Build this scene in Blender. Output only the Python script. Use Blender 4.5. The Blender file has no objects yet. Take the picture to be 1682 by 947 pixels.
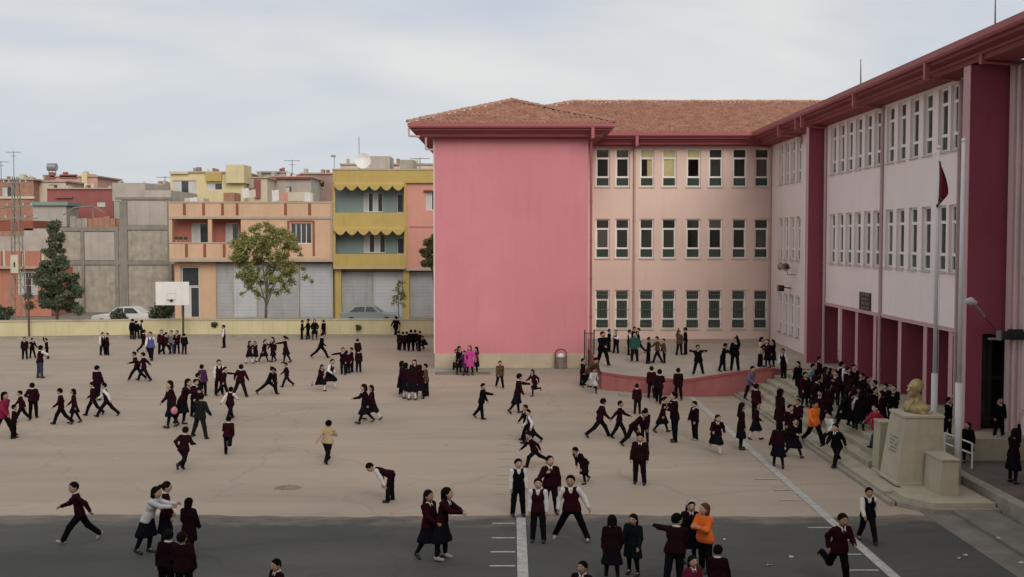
import bpy, math, random
import numpy as np
from mathutils import Vector, Matrix
random.seed(7)
np.random.seed(7)
R = math.radians
S = bpy.context.scene
COL = S.collection

# ------------------------------------------------------------------ camera
F_PX, CX, CY, W_PX = 1800.0, 841.0, 473.5, 1682.0
CAM_H = 6.15
PITCH = math.atan(81.5 / F_PX)
cd = bpy.data.cameras.new('camera')
cam = bpy.data.objects.new('camera', cd)
COL.objects.link(cam)
cam.location = (0, 0, CAM_H)
cam.rotation_euler = (R(90) - PITCH, 0, 0)
cd.sensor_width = 36
cd.lens = 36 * F_PX / W_PX
cd.clip_start = 0.1
cd.clip_end = 3000
S.camera = cam
# ------------------------------------------------------------------ sky, sun, exposure
SUN_FROM = Vector((0.21, -0.77, 0.47)).normalized()
wd = bpy.data.worlds.new('World')
S.world = wd
wd.use_nodes = True
nt = wd.node_tree
nt.nodes.clear()
wo = nt.nodes.new('ShaderNodeOutputWorld')
bg = nt.nodes.new('ShaderNodeBackground')
bg.inputs['Strength'].default_value = 0.1
sky = nt.nodes.new('ShaderNodeTexSky')
sky.sky_type = 'NISHITA'
sky.sun_disc = False
sky.sun_elevation = math.asin(SUN_FROM.z)
sky.sun_rotation = math.atan2(SUN_FROM.x, SUN_FROM.y)
tc = nt.nodes.new('ShaderNodeTexCoord')
mp = nt.nodes.new('ShaderNodeMapping')
mp.inputs['Scale'].default_value = (1.0, 1.0, 4.2)
mp.inputs['Location'].default_value = (3.1, 1.7, 0.4)
nz = nt.nodes.new('ShaderNodeTexNoise')
nz.inputs['Scale'].default_value = 2.3
nz.inputs['Detail'].default_value = 4.5
nz.inputs['Roughness'].default_value = 0.5
nz.inputs['Distortion'].default_value = 0.35
rp = nt.nodes.new('ShaderNodeValToRGB')
rp.color_ramp.elements[0].position = 0.38
rp.color_ramp.elements[0].color = (4.7, 5.05, 5.65, 1)
rp.color_ramp.elements[1].position = 0.64
rp.color_ramp.elements[1].color = (6.55, 6.45, 6.2, 1)
mx = nt.nodes.new('ShaderNodeMixRGB')
mx.inputs['Fac'].default_value = 0.90
L = nt.links
L.new(tc.outputs['Generated'], mp.inputs['Vector'])
L.new(mp.outputs[0], nz.inputs['Vector'])
L.new(nz.outputs['Fac'], rp.inputs['Fac'])
L.new(sky.outputs[0], mx.inputs['Color1'])
L.new(rp.outputs[0], mx.inputs['Color2'])
L.new(mx.outputs[0], bg.inputs['Color'])
L.new(bg.outputs[0], wo.inputs['Surface'])
sd = bpy.data.lights.new('sun', 'SUN')
sd.energy = 1.5
sd.angle = R(38)
sd.color = (1.0, 0.93, 0.84)
sun = bpy.data.objects.new('sun', sd)
COL.objects.link(sun)
sun.rotation_euler = SUN_FROM.to_track_quat('Z', 'Y').to_euler()
S.view_settings.view_transform = 'Standard'
S.view_settings.look = 'None'
S.view_settings.exposure = 0.27
S.view_settings.gamma = 1.0
S.view_settings.use_curve_mapping = False
S.render.engine = 'CYCLES'
S.cycles.max_bounces = 6
S.cycles.transparent_max_bounces = 8

# ------------------------------------------------------------------ pixel helpers (full-size photo pixels)
def ray(u, v):
    xc, yc = (u - CX) / F_PX, -(v - CY) / F_PX
    c, s = math.cos(PITCH), math.sin(PITCH)
    return Vector((xc, c + yc * s, -s + yc * c))
def G(u, v, z=0.0):
    d = ray(u, v); t = (z - CAM_H) / d.z
    return Vector((d.x * t, d.y * t, z))
def P(u, v, Y):
    d = ray(u, v); t = Y / d.y
    return Vector((d.x * t, Y, CAM_H + d.z * t))
def px(u, Y):
    return P(u, 400, Y).x
def pz(v, Y):
    return P(841, v, Y).z

# ------------------------------------------------------------------ materials
MATS = {}
def lin(r, g, b):
    f = lambda c: (c / 255 / 12.92) if c / 255 <= 0.04045 else ((c / 255 + 0.055) / 1.055) ** 2.4
    return (f(r), f(g), f(b))
def mat(name, col, rough=0.8, var=0.10, scale=3.0, bump=0.0, bscale=60.0, spec=0.3, metal=0.0, streak=0.0, stain=None, coords='Object'):
    if name in MATS: return MATS[name]
    m = bpy.data.materials.new(name); m.use_nodes = True
    t = m.node_tree; b = t.nodes['Principled BSDF']
    b.inputs['Roughness'].default_value = rough
    b.inputs['Metallic'].default_value = metal
    b.inputs['Specular IOR Level'].default_value = spec
    b.inputs['Base Color'].default_value = (*col, 1)
    if var > 0 or streak > 0 or bump > 0:
        c = t.nodes.new('ShaderNodeTexCoord')
        co = c.outputs[coords]
        if coords == 'World':
            pass
    src = None
    if var > 0:
        n = t.nodes.new('ShaderNodeTexNoise'); n.inputs['Scale'].default_value = scale
        n.inputs['Detail'].default_value = 7; n.inputs['Roughness'].default_value = 0.62
        t.links.new(co, n.inputs['Vector'])
        r = t.nodes.new('ShaderNodeValToRGB')
        r.color_ramp.elements[0].position = 0.3; r.color_ramp.elements[1].position = 0.7
        r.color_ramp.elements[0].color = (*[x * (1 - var) for x in col], 1)
        r.color_ramp.elements[1].color = (*[min(1, x * (1 + var * 0.8)) for x in col], 1)
        t.links.new(n.outputs['Fac'], r.inputs['Fac']); src = r.outputs[0]
    if streak > 0:
        n = t.nodes.new('ShaderNodeTexNoise'); n.inputs['Scale'].default_value = 1.0
        n.inputs['Detail'].default_value = 6; n.inputs['Roughness'].default_value = 0.7
        q = t.nodes.new('ShaderNodeMapping'); q.inputs['Scale'].default_value = (3.2, 3.2, 0.22)
        t.links.new(co, q.inputs['Vector']); t.links.new(q.outputs[0], n.inputs['Vector'])
        r = t.nodes.new('ShaderNodeMapRange'); r.inputs[1].default_value = 0.52; r.inputs[2].default_value = 0.78
        r.inputs[3].default_value = 0.0; r.inputs[4].default_value = streak
        t.links.new(n.outputs['Fac'], r.inputs[0])
        k = t.nodes.new('ShaderNodeMixRGB'); k.blend_type = 'MULTIPLY'
        t.links.new(r.outputs[0], k.inputs['Fac'])
        if src: t.links.new(src, k.inputs['Color1'])
        else: k.inputs['Color1'].default_value = (*col, 1)
        k.inputs['Color2'].default_value = (*(stain or (0.45, 0.40, 0.36)), 1)
        src = k.outputs[0]
    if src: t.links.new(src, b.inputs['Base Color'])
    if bump > 0:
        n = t.nodes.new('ShaderNodeTexNoise'); n.inputs['Scale'].default_value = bscale
        n.inputs['Detail'].default_value = 5
        t.links.new(co, n.inputs['Vector'])
        u = t.nodes.new('ShaderNodeBump'); u.inputs['Strength'].default_value = bump
        u.inputs['Distance'].default_value = 0.02
        t.links.new(n.outputs['Fac'], u.inputs['Height']); t.links.new(u.outputs[0], b.inputs['Normal'])
    MATS[name] = m
    return m
def glass(name, tint=(0.75, 0.8, 0.8), base=(0.02, 0.025, 0.025), see=0.75):
    """window glass: partly see-through, mirror-like at the fresnel angle"""
    if name in MATS: return MATS[name]
    m = bpy.data.materials.new(name); m.use_nodes = True
    t = m.node_tree; t.nodes.clear()
    o = t.nodes.new('ShaderNodeOutputMaterial')
    g = t.nodes.new('ShaderNodeBsdfGlossy'); g.inputs['Roughness'].default_value = 0.04
    g.inputs['Color'].default_value = (0.9, 0.92, 0.92, 1)
    tr = t.nodes.new('ShaderNodeBsdfTransparent'); tr.inputs['Color'].default_value = (*tint, 1)
    df = t.nodes.new('ShaderNodeBsdfDiffuse'); df.inputs['Color'].default_value = (*base, 1)
    a = t.nodes.new('ShaderNodeMixShader'); a.inputs[0].default_value = see
    fz = t.nodes.new('ShaderNodeFresnel'); fz.inputs['IOR'].default_value = 1.45
    b = t.nodes.new('ShaderNodeMixShader')
    t.links.new(df.outputs[0], a.inputs[1]); t.links.new(tr.outputs[0], a.inputs[2])
    t.links.new(fz.outputs[0], b.inputs[0]); t.links.new(a.outputs[0], b.inputs[1]); t.links.new(g.outputs[0], b.inputs[2])
    t.links.new(b.outputs[0], o.inputs['Surface'])
    MATS[name] = m
    return m

# ------------------------------------------------------------------ mesh helpers
class MB:
    def __init__(s): s.v = []; s.f = []; s.m = []
    def add(s, vs, fs, m=0):
        n = len(s.v); s.v += [tuple(x) for x in vs]
        s.f += [tuple(i + n for i in f) for f in fs]; s.m += [m] * len(fs)
        return s
    def box(s, x0, x1, y0, y1, z0, z1, m=0):
        v = [(x, y, z) for z in (z0, z1) for y in (y0, y1) for x in (x0, x1)]
        return s.add(v, [(0, 2, 3, 1), (4, 5, 7, 6), (0, 1, 5, 4), (2, 6, 7, 3), (0, 4, 6, 2), (1, 3, 7, 5)], m)
    def bbox(s, x0, x1, y0, y1, z0, z1, b=0.01, m=0):
        """bevelled box: chamfered vertical and horizontal edges"""
        xs = (x0, x0 + b, x1 - b, x1); ys = (y0, y0 + b, y1 - b, y1); zs = (z0, z0 + b, z1 - b, z1)
        V = []; idx = {}
        def vid(p):
            if p not in idx: idx[p] = len(V); V.append((xs[p[0]], ys[p[1]], zs[p[2]]))
            return idx[p]
        Fs = []
        for ax in range(3):
            o = [a for a in range(3) if a != ax]
            for e, inn in ((0, 1), (3, 2)):
                q = []
                for (i, j) in ((1, 1), (2, 1), (2, 2), (1, 2)):
                    p = [0, 0, 0]; p[ax] = e; p[o[0]] = i; p[o[1]] = j; q.append(vid(tuple(p)))
                Fs.append(tuple(q))
        for ax in range(3):
            o = [a for a in range(3) if a != ax]
            for e0 in (0, 3):
                for e1 in (0, 3):
                    i0 = 1 if e0 == 0 else 2; i1 = 1 if e1 == 0 else 2
                    q = []
                    for (k, w) in ((1, 0), (2, 0), (2, 1), (1, 1)):
                        p = [0, 0, 0]; p[ax] = k
                        if w == 0: p[o[0]] = e0; p[o[1]] = i1
                        else: p[o[0]] = i0; p[o[1]] = e1
                        q.append(vid(tuple(p)))
                    Fs.append(tuple(q))
        for a in (0, 3):
            for b_ in (0, 3):
                for c in (0, 3):
                    ia, ib, ic = [1 if t == 0 else 2 for t in (a, b_, c)]
                    Fs.append((vid((a, ib, ic)), vid((ia, b_, ic)), vid((ia, ib, c))))
        return s.add(V, Fs, m)
    def prism(s, pts, z0, z1, m=0):
        n = len(pts)
        v = [(p[0], p[1], z0) for p in pts] + [(p[0], p[1], z1) for p in pts]
        f = [tuple(range(n - 1, -1, -1)), tuple(range(n, 2 * n))] + [(i, (i + 1) % n, n + (i + 1) % n, n + i) for i in range(n)]
        return s.add(v, f, m)
    def tube(s, pts, rad, n=8, m=0, cap=True):
        pts = [Vector(p) for p in pts]
        if not isinstance(rad, (list, tuple)): rad = [rad] * len(pts)
        rings = []; up = None
        for i, p in enumerate(pts):
            d = (pts[min(i + 1, len(pts) - 1)] - pts[max(i - 1, 0)])
            if d.length < 1e-9: d = Vector((0, 0, 1))
            d.normalize()
            if up is None: up = Vector((1, 0, 0)) if abs(d.x) < 0.9 else Vector((0, 1, 0))
            a = (up - d * up.dot(d)).normalized(); up = a; b = d.cross(a)
            rings.append([p + (a * math.cos(2 * math.pi * k / n) + b * math.sin(2 * math.pi * k / n)) * rad[i] for k in range(n)])
        v = [q for r in rings for q in r]; f = []
        for i in range(len(pts) - 1):
            for k in range(n):
                f.append((i * n + k, i * n + (k + 1) % n, (i + 1) * n + (k + 1) % n, (i + 1) * n + k))
        if cap:
            f.append(tuple(range(n - 1, -1, -1))); f.append(tuple(range((len(pts) - 1) * n, len(pts) * n)))
        return s.add(v, f, m)
    def ell(s, c, r, nu=10, nv=6, m=0):
        v = [(c[0], c[1], c[2] - r[2])]; f = []
        for j in range(1, nv):
            t = -math.pi / 2 + math.pi * j / nv
            for i in range(nu):
                a = 2 * math.pi * i / nu
                v.append((c[0] + r[0] * math.cos(t) * math.cos(a), c[1] + r[1] * math.cos(t) * math.sin(a), c[2] + r[2] * math.sin(t)))
        v.append((c[0], c[1], c[2] + r[2])); top = len(v) - 1
        for i in range(nu):
            f.append((0, 1 + (i + 1) % nu, 1 + i))
            b0 = 1 + (nv - 2) * nu
            f.append((top, b0 + i, b0 + (i + 1) % nu))
        for j in range(nv - 2):
            for i in range(nu):
                f.append((1 + j * nu + i, 1 + j * nu + (i + 1) % nu, 1 + (j + 1) * nu + (i + 1) % nu, 1 + (j + 1) * nu + i))
        return s.add(v, f, m)
    def mesh(s, name, smooth=False):
        me = bpy.data.meshes.new(name); me.from_pydata(s.v, [], s.f); me.update()
        if any(s.m):
            me.polygons.foreach_set('material_index', s.m)
        if smooth: me.polygons.foreach_set('use_smooth', [True] * len(me.polygons))
        return me
    def build(s, name, mats, parent=None, smooth=False, fixn=False):
        me = s.mesh(name, smooth)
        if not isinstance(mats, (list, tuple)): mats = [mats]
        for q in mats: me.materials.append(q)
        return link(name, me, parent)
def link(name, me, parent=None, loc=None, rz=None):
    o = bpy.data.objects.new(name, me); COL.objects.link(o)
    if parent is not None: o.parent = parent
    if loc is not None: o.location = loc
    if rz is not None: o.rotation_euler = (0, 0, rz)
    return o
def tag(o, label=None, cat=None, group=None, kind=None):
    if label: o['label'] = label
    if cat: o['category'] = cat
    if group: o['group'] = group
    if kind: o['kind'] = kind
    return o
def thing(name, label, cat, loc=(0, 0, 0), rz=0, group=None):
    o = link(name, None, None, loc, rz); o.empty_display_size = 0.3
    return tag(o, label, cat, group)
def noshade(o):
    return o
# ------------------------------------------------------------------ key distances (metres)
Y_B = 55.4            # recessed wing, seen face on
Y_A = 51.2            # blank pink end wall
X_C = 13.0            # long wing on the right
X_FIN = 12.3
Y_FIN_FAR, Y_FIN_NEAR = 45.6, 29.6
X_N = 13.55           # nearest part of the long wing
Y_ASPH = G(841, 847).y
Y_YARDWALL = 69.0

m_earth = mat('earth', (0.23, 0.20, 0.16), 0.95, 0.25, 0.6)
m_yard = mat('yard_concrete', (0.395, 0.325, 0.252), 0.9, 0.10, 0.10, bump=0.25, bscale=30, coords='Object')
m_asph = mat('asphalt', (0.082, 0.083, 0.077), 0.88, 0.30, 1.1, bump=0.5, bscale=90)
m_kerb = mat('kerb_concrete', (0.30, 0.27, 0.215), 0.9, 0.22, 2.5, bump=0.3)
m_stone = mat('step_stone', (0.36, 0.32, 0.235), 0.85, 0.22, 1.6, bump=0.3, bscale=40)
m_slab = mat('paving_concrete', (0.19, 0.17, 0.145), 0.92, 0.28, 1.3, bump=0.3)
m_paint = mat('line_paint', (0.42, 0.41, 0.37), 0.8, 0.30, 5.0)
m_paintw = mat('line_paint_worn', (0.36, 0.32, 0.27), 0.85, 0.25, 4.0)

# layered colour for the yard: broad worn patches and small spots
def yard_nodes(m, base, patch, dark, s1, s2, dust=None):
    t = m.node_tree; b = t.nodes['Principled BSDF']
    c = t.nodes.new('ShaderNodeTexCoord')
    n1 = t.nodes.new('ShaderNodeTexNoise'); n1.inputs['Scale'].default_value = s1; n1.inputs['Detail'].default_value = 8; n1.inputs['Roughness'].default_value = 0.6
    q = t.nodes.new('ShaderNodeMapping'); q.inputs['Scale'].default_value = (0.6, 1.4, 1)
    n2 = t.nodes.new('ShaderNodeTexNoise'); n2.inputs['Scale'].default_value = s2; n2.inputs['Detail'].default_value = 6; n2.inputs['Roughness'].default_value = 0.7
    n3 = t.nodes.new('ShaderNodeTexNoise'); n3.inputs['Scale'].default_value = 40; n3.inputs['Detail'].default_value = 4
    r1 = t.nodes.new('ShaderNodeValToRGB'); r1.color_ramp.elements[0].position = 0.36; r1.color_ramp.elements[1].position = 0.64
    r1.color_ramp.elements[0].color = (*base, 1); r1.color_ramp.elements[1].color = (*patch, 1)
    r2 = t.nodes.new('ShaderNodeMapRange'); r2.inputs[1].default_value = 0.60; r2.inputs[2].default_value = 0.78; r2.inputs[4].default_value = 0.75
    r3 = t.nodes.new('ShaderNodeMapRange'); r3.inputs[1].default_value = 0.3; r3.inputs[2].default_value = 0.7; r3.inputs[3].default_value = 0.86; r3.inputs[4].default_value = 1.12
    mxx = t.nodes.new('ShaderNodeMixRGB'); mxx.inputs['Color2'].default_value = (*dark, 1)
    mul = t.nodes.new('ShaderNodeMixRGB'); mul.blend_type = 'MULTIPLY'; mul.inputs['Fac'].default_value = 1
    t.links.new(c.outputs['Object'], q.inputs['Vector'])
    t.links.new(q.outputs[0], n1.inputs['Vector']); t.links.new(q.outputs[0], n2.inputs['Vector']); t.links.new(c.outputs['Object'], n3.inputs['Vector'])
    t.links.new(n1.outputs['Fac'], r1.inputs['Fac']); t.links.new(n2.outputs['Fac'], r2.inputs[0]); t.links.new(n3.outputs['Fac'], r3.inputs[0])
    t.links.new(r1.outputs[0], mxx.inputs['Color1']); t.links.new(r2.outputs[0], mxx.inputs['Fac'])
    t.links.new(mxx.outputs[0], mul.inputs['Color1']); t.links.new(r3.outputs[0], mul.inputs['Color2'])
    # streaky scuffs along the yard and fine hairline cracks
    q4 = t.nodes.new('ShaderNodeMapping'); q4.inputs['Scale'].default_value = (0.10, 0.75, 1)
    n4 = t.nodes.new('ShaderNodeTexNoise'); n4.inputs['Scale'].default_value = 1.0; n4.inputs['Detail'].default_value = 7; n4.inputs['Roughness'].default_value = 0.65
    r4 = t.nodes.new('ShaderNodeMapRange'); r4.inputs[1].default_value = 0.35; r4.inputs[2].default_value = 0.68; r4.inputs[3].default_value = 0.92; r4.inputs[4].default_value = 1.08
    t.links.new(c.outputs['Object'], q4.inputs['Vector']); t.links.new(q4.outputs[0], n4.inputs['Vector']); t.links.new(n4.outputs['Fac'], r4.inputs[0])
    mul2 = t.nodes.new('ShaderNodeMixRGB'); mul2.blend_type = 'MULTIPLY'; mul2.inputs['Fac'].default_value = 1
    t.links.new(mul.outputs[0], mul2.inputs['Color1']); t.links.new(r4.outputs[0], mul2.inputs['Color2'])
    dn = t.nodes.new('ShaderNodeTexNoise'); dn.inputs['Scale'].default_value = 0.8; dn.inputs['Detail'].default_value = 6
    ad = t.nodes.new('ShaderNodeVectorMath'); ad.operation = 'MULTIPLY_ADD'; ad.inputs[1].default_value = (1.6, 1.6, 0)
    t.links.new(c.outputs['Object'], dn.inputs['Vector']); t.links.new(dn.outputs['Color'], ad.inputs[0]); t.links.new(c.outputs['Object'], ad.inputs[2])
    vo = t.nodes.new('ShaderNodeTexVoronoi'); vo.feature = 'DISTANCE_TO_EDGE'; vo.inputs['Scale'].default_value = 0.17
    t.links.new(ad.outputs[0], vo.inputs['Vector'])
    rv = t.nodes.new('ShaderNodeMapRange'); rv.inputs[1].default_value = 0.0; rv.inputs[2].default_value = 0.010; rv.inputs[3].default_value = 0.87; rv.inputs[4].default_value = 1.0
    t.links.new(vo.outputs['Distance'], rv.inputs[0])
    mul3 = t.nodes.new('ShaderNodeMixRGB'); mul3.blend_type = 'MULTIPLY'; mul3.inputs['Fac'].default_value = 1
    t.links.new(mul2.outputs[0], mul3.inputs['Color1']); t.links.new(rv.outputs[0], mul3.inputs['Color2'])
    src = mul3.outputs[0]
    if dust:                                   # yard dust walked onto the asphalt along their shared edge
        sx = t.nodes.new('ShaderNodeSeparateXYZ'); t.links.new(c.outputs['Object'], sx.inputs[0])
        dm = t.nodes.new('ShaderNodeMapRange'); dm.inputs[1].default_value = dust - 2.2; dm.inputs[2].default_value = dust + 0.1; dm.inputs[3].default_value = -0.22; dm.inputs[4].default_value = 0.42
        t.links.new(sx.outputs['Y'], dm.inputs[0])
        dz = t.nodes.new('ShaderNodeTexNoise'); dz.inputs['Scale'].default_value = 1.3; dz.inputs['Detail'].default_value = 9; dz.inputs['Roughness'].default_value = 0.72
        t.links.new(q.outputs[0], dz.inputs['Vector'])
        da = t.nodes.new('ShaderNodeMath'); da.operation = 'ADD'; t.links.new(dm.outputs[0], da.inputs[0]); t.links.new(dz.outputs['Fac'], da.inputs[1])
        dr = t.nodes.new('ShaderNodeMapRange'); dr.inputs[1].default_value = 0.66; dr.inputs[2].default_value = 0.98; dr.inputs[4].default_value = 0.8
        t.links.new(da.outputs[0], dr.inputs[0])
        dx = t.nodes.new('ShaderNodeMixRGB'); dx.inputs['Color2'].default_value = (0.27, 0.22, 0.175, 1)
        t.links.new(dr.outputs[0], dx.inputs['Fac']); t.links.new(src, dx.inputs['Color1']); src = dx.outputs[0]
    t.links.new(src, b.inputs['Base Color'])
yard_nodes(m_yard, (0.405, 0.322, 0.246), (0.345, 0.284, 0.222), (0.26, 0.207, 0.160), 0.13, 0.55)
yard_nodes(m_asph, (0.068, 0.068, 0.063), (0.096, 0.093, 0.084), (0.050, 0.050, 0.048), 0.25, 1.1, dust=Y_ASPH)

def sheet(name, pts, z, m, kind='structure', parent=None):
    b = MB(); b.add([(p[0], p[1], z) for p in pts], [tuple(range(len(pts)))])
    o = b.build(name, m, parent)
    if parent is None: tag(o, kind=kind)
    return o
sheet('ground', [(-900, -120), (900, -120), (900, 2200), (-900, 2200)], -0.02, m_earth)
# the yard, its sheet as a finely cut grid with slight waviness at the asphalt edge
sheet('schoolyard', [(-60, 10), (X_FIN, 10), (X_FIN, 57), (-3, 57), (-3, Y_YARDWALL + .2), (-60, Y_YARDWALL + .2)], 0.0, m_yard)
edge = [(-60 + i * 0.25, Y_ASPH + 0.10 * math.sin(i * 0.16) + random.uniform(-.06, .06)) for i in range(280)]
edge = [e for e in edge if e[0] < 8.7] + [(8.7, Y_ASPH + 0.15), (9.9, Y_ASPH - 0.25)]
sheet('asphalt_road', [(-60, -30), (9.9, -30)] + edge[::-1], 0.006, m_asph)
sheet('street', [(-120, Y_YARDWALL + 1.2), (120, Y_YARDWALL + 1.2), (120, 82.6), (-120, 82.6)], -0.008, m_asph)

# painted court lines with ticks
def strip(name, x0, x1, y0, y1, z, m):
    b = MB(); b.add([(x0, y0, z), (x1, y0, z), (x1, y1, z), (x0, y1, z)], [(0, 1, 2, 3)])
    return tag(b.build(name, m), kind='structure')
strip('painted_line', 6.86, 7.06, 2, 42.4, 0.013, m_paint)
strip('painted_line', 0.10, 0.30, 2, Y_ASPH - .2, 0.013, m_paint)
strip('painted_line', 0.10, 0.28, Y_ASPH + .1, 33, 0.006, m_paintw)
ticks = MB()
for v in (860, 884, 907, 930):
    y = G(841, v).y
    ticks.add([(-0.42, y - .04, 0.013), (0.06, y - .04, 0.013), (0.06, y + .04, 0.013), (-0.42, y + .04, 0.013)], [(0, 1, 2, 3)])
for v, l in ((847, .55), (867, .5), (911, .5), (937, .6), (822, .5), (805, .4), (787, .6)):
    y = G(841, v).y; z = 0.013
    ticks.add([(6.80 - l, y - .035, z), (6.80, y - .035, z), (6.80, y + .035, z), (6.80 - l, y + .035, z)], [(0, 1, 2, 3)])
for y in np.arange(26.2, 33, 1.05):
    ticks.add([(-0.42, y - .03, 0.007), (-0.05, y - .03, 0.007), (-0.05, y + .03, 0.007), (-0.42, y + .03, 0.007)], [(0, 1, 2, 3)], 1)
tag(ticks.build('painted_ticks', [m_paint, m_paintw]), kind='structure')

# ------------------------------------------------------------------ yard wall at the back, kerb in front of it
m_yw = mat('yard_wall_yellow', (0.56, 0.50, 0.30), 0.9, 0.10, 0.7, streak=0.5, bump=0.2)
m_cap = mat('wall_coping', (0.42, 0.38, 0.29), 0.9, 0.15, 1.5)
def ywl(x): return Y_YARDWALL - max(0, (-22 - x)) * 0.16          # the wall bends towards the camera on the left
yw = thing('yard_wall', 'long low yellow boundary wall along the back of the yard', 'wall', (0, Y_YARDWALL, 0))
b = MB(); c = MB(); k = MB()
xs = [-60, -40, -30, -22, -12, -5, 5]
for x0, x1 in zip(xs[:-1], xs[1:]):
    y0, y1 = ywl(x0) - Y_YARDWALL, ywl(x1) - Y_YARDWALL
    b.prism([(x0, y0), (x1, y1), (x1, y1 + .2), (x0, y0 + .2)], -0.02, 1.02)
    c.prism([(x0, y0 - .05), (x1, y1 - .05), (x1, y1 + .25), (x0, y0 + .25)], 1.02, 1.12)
    k.prism([(x0, y0 - .85), (x1, y1 - .85), (x1, y1 - .01), (x0, y0 - .01)], -0.01, 0.13)
b.build('wall', m_yw, yw); c.build('coping', m_cap, yw)
tag(k.build('back_pavement', m_kerb), kind='structure').location = (0, Y_YARDWALL, 0)

# ------------------------------------------------------------------ terrace in the corner, steps, porch, walkways
TF = [(988, 612, 640), (1025, 617.6, 643), (1075, 622, 648), (1128, 624.5, 651), (1174, 617, 651), (1229, 609, 649.5), (1262, 604.5, 648)]
TFP = []
for u, vt, vb in TF:
    g = G(u, vb); TFP.append((g.x, g.y, P(u, vt, g.y).z))
TFP.append((10.7, TFP[-1][1] + 0.25, 0.95))
TFP.append((X_C, TFP[-1][1] + 0.1, 0.95))
Z_PORCH = 0.95
Z_TERR = 1.08
def terr_front(x):
    xs_ = [p[0] for p in TFP]
    return float(np.interp(x, xs_, [p[1] for p in TFP])), float(np.interp(x, xs_, [p[2] for p in TFP]))
XA_R = px(966, Y_A)      # right side of the pink end block
def terr_z(x, y):
    yf, zf = terr_front(x); t = max(0, min(1, (y - yf) / (Y_B - yf)))
    return zf + (Z_TERR - zf) * t
m_terr = mat('terrace_concrete', (0.385, 0.335, 0.272), 0.9, 0.16, 0.5, bump=0.25)
m_ramp = mat('ramp_wall_pink', (0.36, 0.125, 0.12), 0.85, 0.14, 1.2, streak=0.5)
m_rcap = mat('ramp_coping', (0.33, 0.085, 0.085), 0.85, 0.12, 2)
xsv = list(np.linspace(TFP[0][0], X_C, 22))
b = MB(); w = MB(); cp = MB()
for i in range(len(xsv) - 1):
    xa, xb = xsv[i], xsv[i + 1]
    ya, za = terr_front(xa); yb, zb = terr_front(xb)
    N = 6
    for j in range(N):
        q = []
        for (xx, yy0, jj) in ((xa, ya, j), (xb, yb, j), (xb, yb, j + 1), (xa, ya, j + 1)):
            yy = yy0 + (Y_B - yy0) * jj / N
            q.append((xx, yy, terr_z(xx, yy)))
        b.add(q, [(0, 1, 2, 3)])
    w.add([(xa, ya, -.02), (xb, yb, -.02), (xb, yb, zb - .06), (xa, ya, za - .06)], [(0, 1, 2, 3)])
    cp.add([(xa, ya - .03, za - .06), (xb, yb - .03, zb - .06), (xb, yb - .03, zb + .03), (xa, ya - .03, za + .03),
            (xa, ya + .17, za + .03), (xb, yb + .17, zb + .03), (xa, ya + .17, za - .02), (xb, yb + .17, zb - .02)],
           [(0, 1, 2, 3), (3, 2, 5, 4), (4, 5, 7, 6)])
xa = xsv[0]; ya, za = terr_front(xa)
w.add([(xa, ya, -.02), (xa, Y_A + .1, -.02), (xa, Y_A + .1, Z_TERR), (xa, ya, za - .06)], [(3, 2, 1, 0)])
b.add([(XA_R - .1, Y_A, terr_z(xa, Y_A)), (xa, Y_A, terr_z(xa, Y_A)), (xa, Y_B, Z_TERR), (XA_R - .1, Y_B, Z_TERR)], [(0, 1, 2, 3)])
tag(b.build('terrace', m_terr), kind='structure')
rw = thing('ramp_wall', 'low curved pink retaining wall along the ramp and terrace', 'wall', (0, 0, 0))
w.build('wall', m_ramp, rw); cp.build('coping', m_rcap, rw)
tf = TFP[2]
b = MB(); b.box(TFP[1][0] - .3, TFP[2][0] + .2, TFP[2][1] - .55, TFP[2][1] - .02, 0, .06); tag(b.build('ramp_kerb', m_kerb), kind='structure')

X_K = 8.84               # kerb of the lowest landing
Y_SLAB = G(1560, 832, .12).y
Y_ST0, Y_ST1 = 28.6, TFP[6][1] - .05
steps = thing('entrance_steps', 'wide beige stone steps climbing to the columned entrance porch', 'steps', (X_K, Y_ST0, 0))
def stepbox(name, x0, x1, y0, y1, z0, z1, m=m_stone, parent=steps):
    b = MB(); b.bbox(x0 - X_K, x1 - X_K, y0 - Y_ST0, y1 - Y_ST0, z0, z1, 0.015); return b.build(name, m, parent)
STX = [9.35, 9.68, 10.01, 10.34, 10.67]
SZ = [0.16, 0.32, 0.48, 0.64, 0.79, 0.95]
stepbox('landing', X_K, 9.36, Y_SLAB + 1.4, Y_ST1, -.02, SZ[0])
for i in range(4):
    stepbox('step', STX[i], STX[i + 1] + .01, Y_ST0, Y_ST1, -.02, SZ[i + 1])
kb = MB(); kb.bbox(X_K - .14, X_K - .004, Y_SLAB + .55, Y_ST1 - .02, -.02, 0.10, 0.015); tag(kb.build('landing_kerb', m_kerb), kind='structure')
b = MB(); b.bbox(STX[4], 16.4, 28.4, Y_ST1 + 4, -.02, Z_PORCH, .015); tag(b.build('porch_floor', m_stone), kind='structure')
# ground of the forecourt right of the kerb
b = MB(); b.bbox(9.86, 10.8, -10, Y_SLAB - .01, -.02, 0.09, .012); tag(b.build('pavement', m_slab), kind='structure')
sheet('pavement_base', [(9.2, -10), (X_N + 6, -10), (X_N + 6, 30), (9.2, 30)], 0.0095, m_slab)
b = MB(); b.bbox(10.95, 11.22, -10, 28.3, -.02, 0.40, .02); tag(b.build('walkway_kerb', m_kerb), kind='structure')
b = MB(); b.box(11.22, X_N, -10, 28.39, -.02, 0.36); tag(b.build('walkway', mat('walkway', (0.125, 0.10, 0.085), .9, .25, 1.2)), kind='structure')
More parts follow.
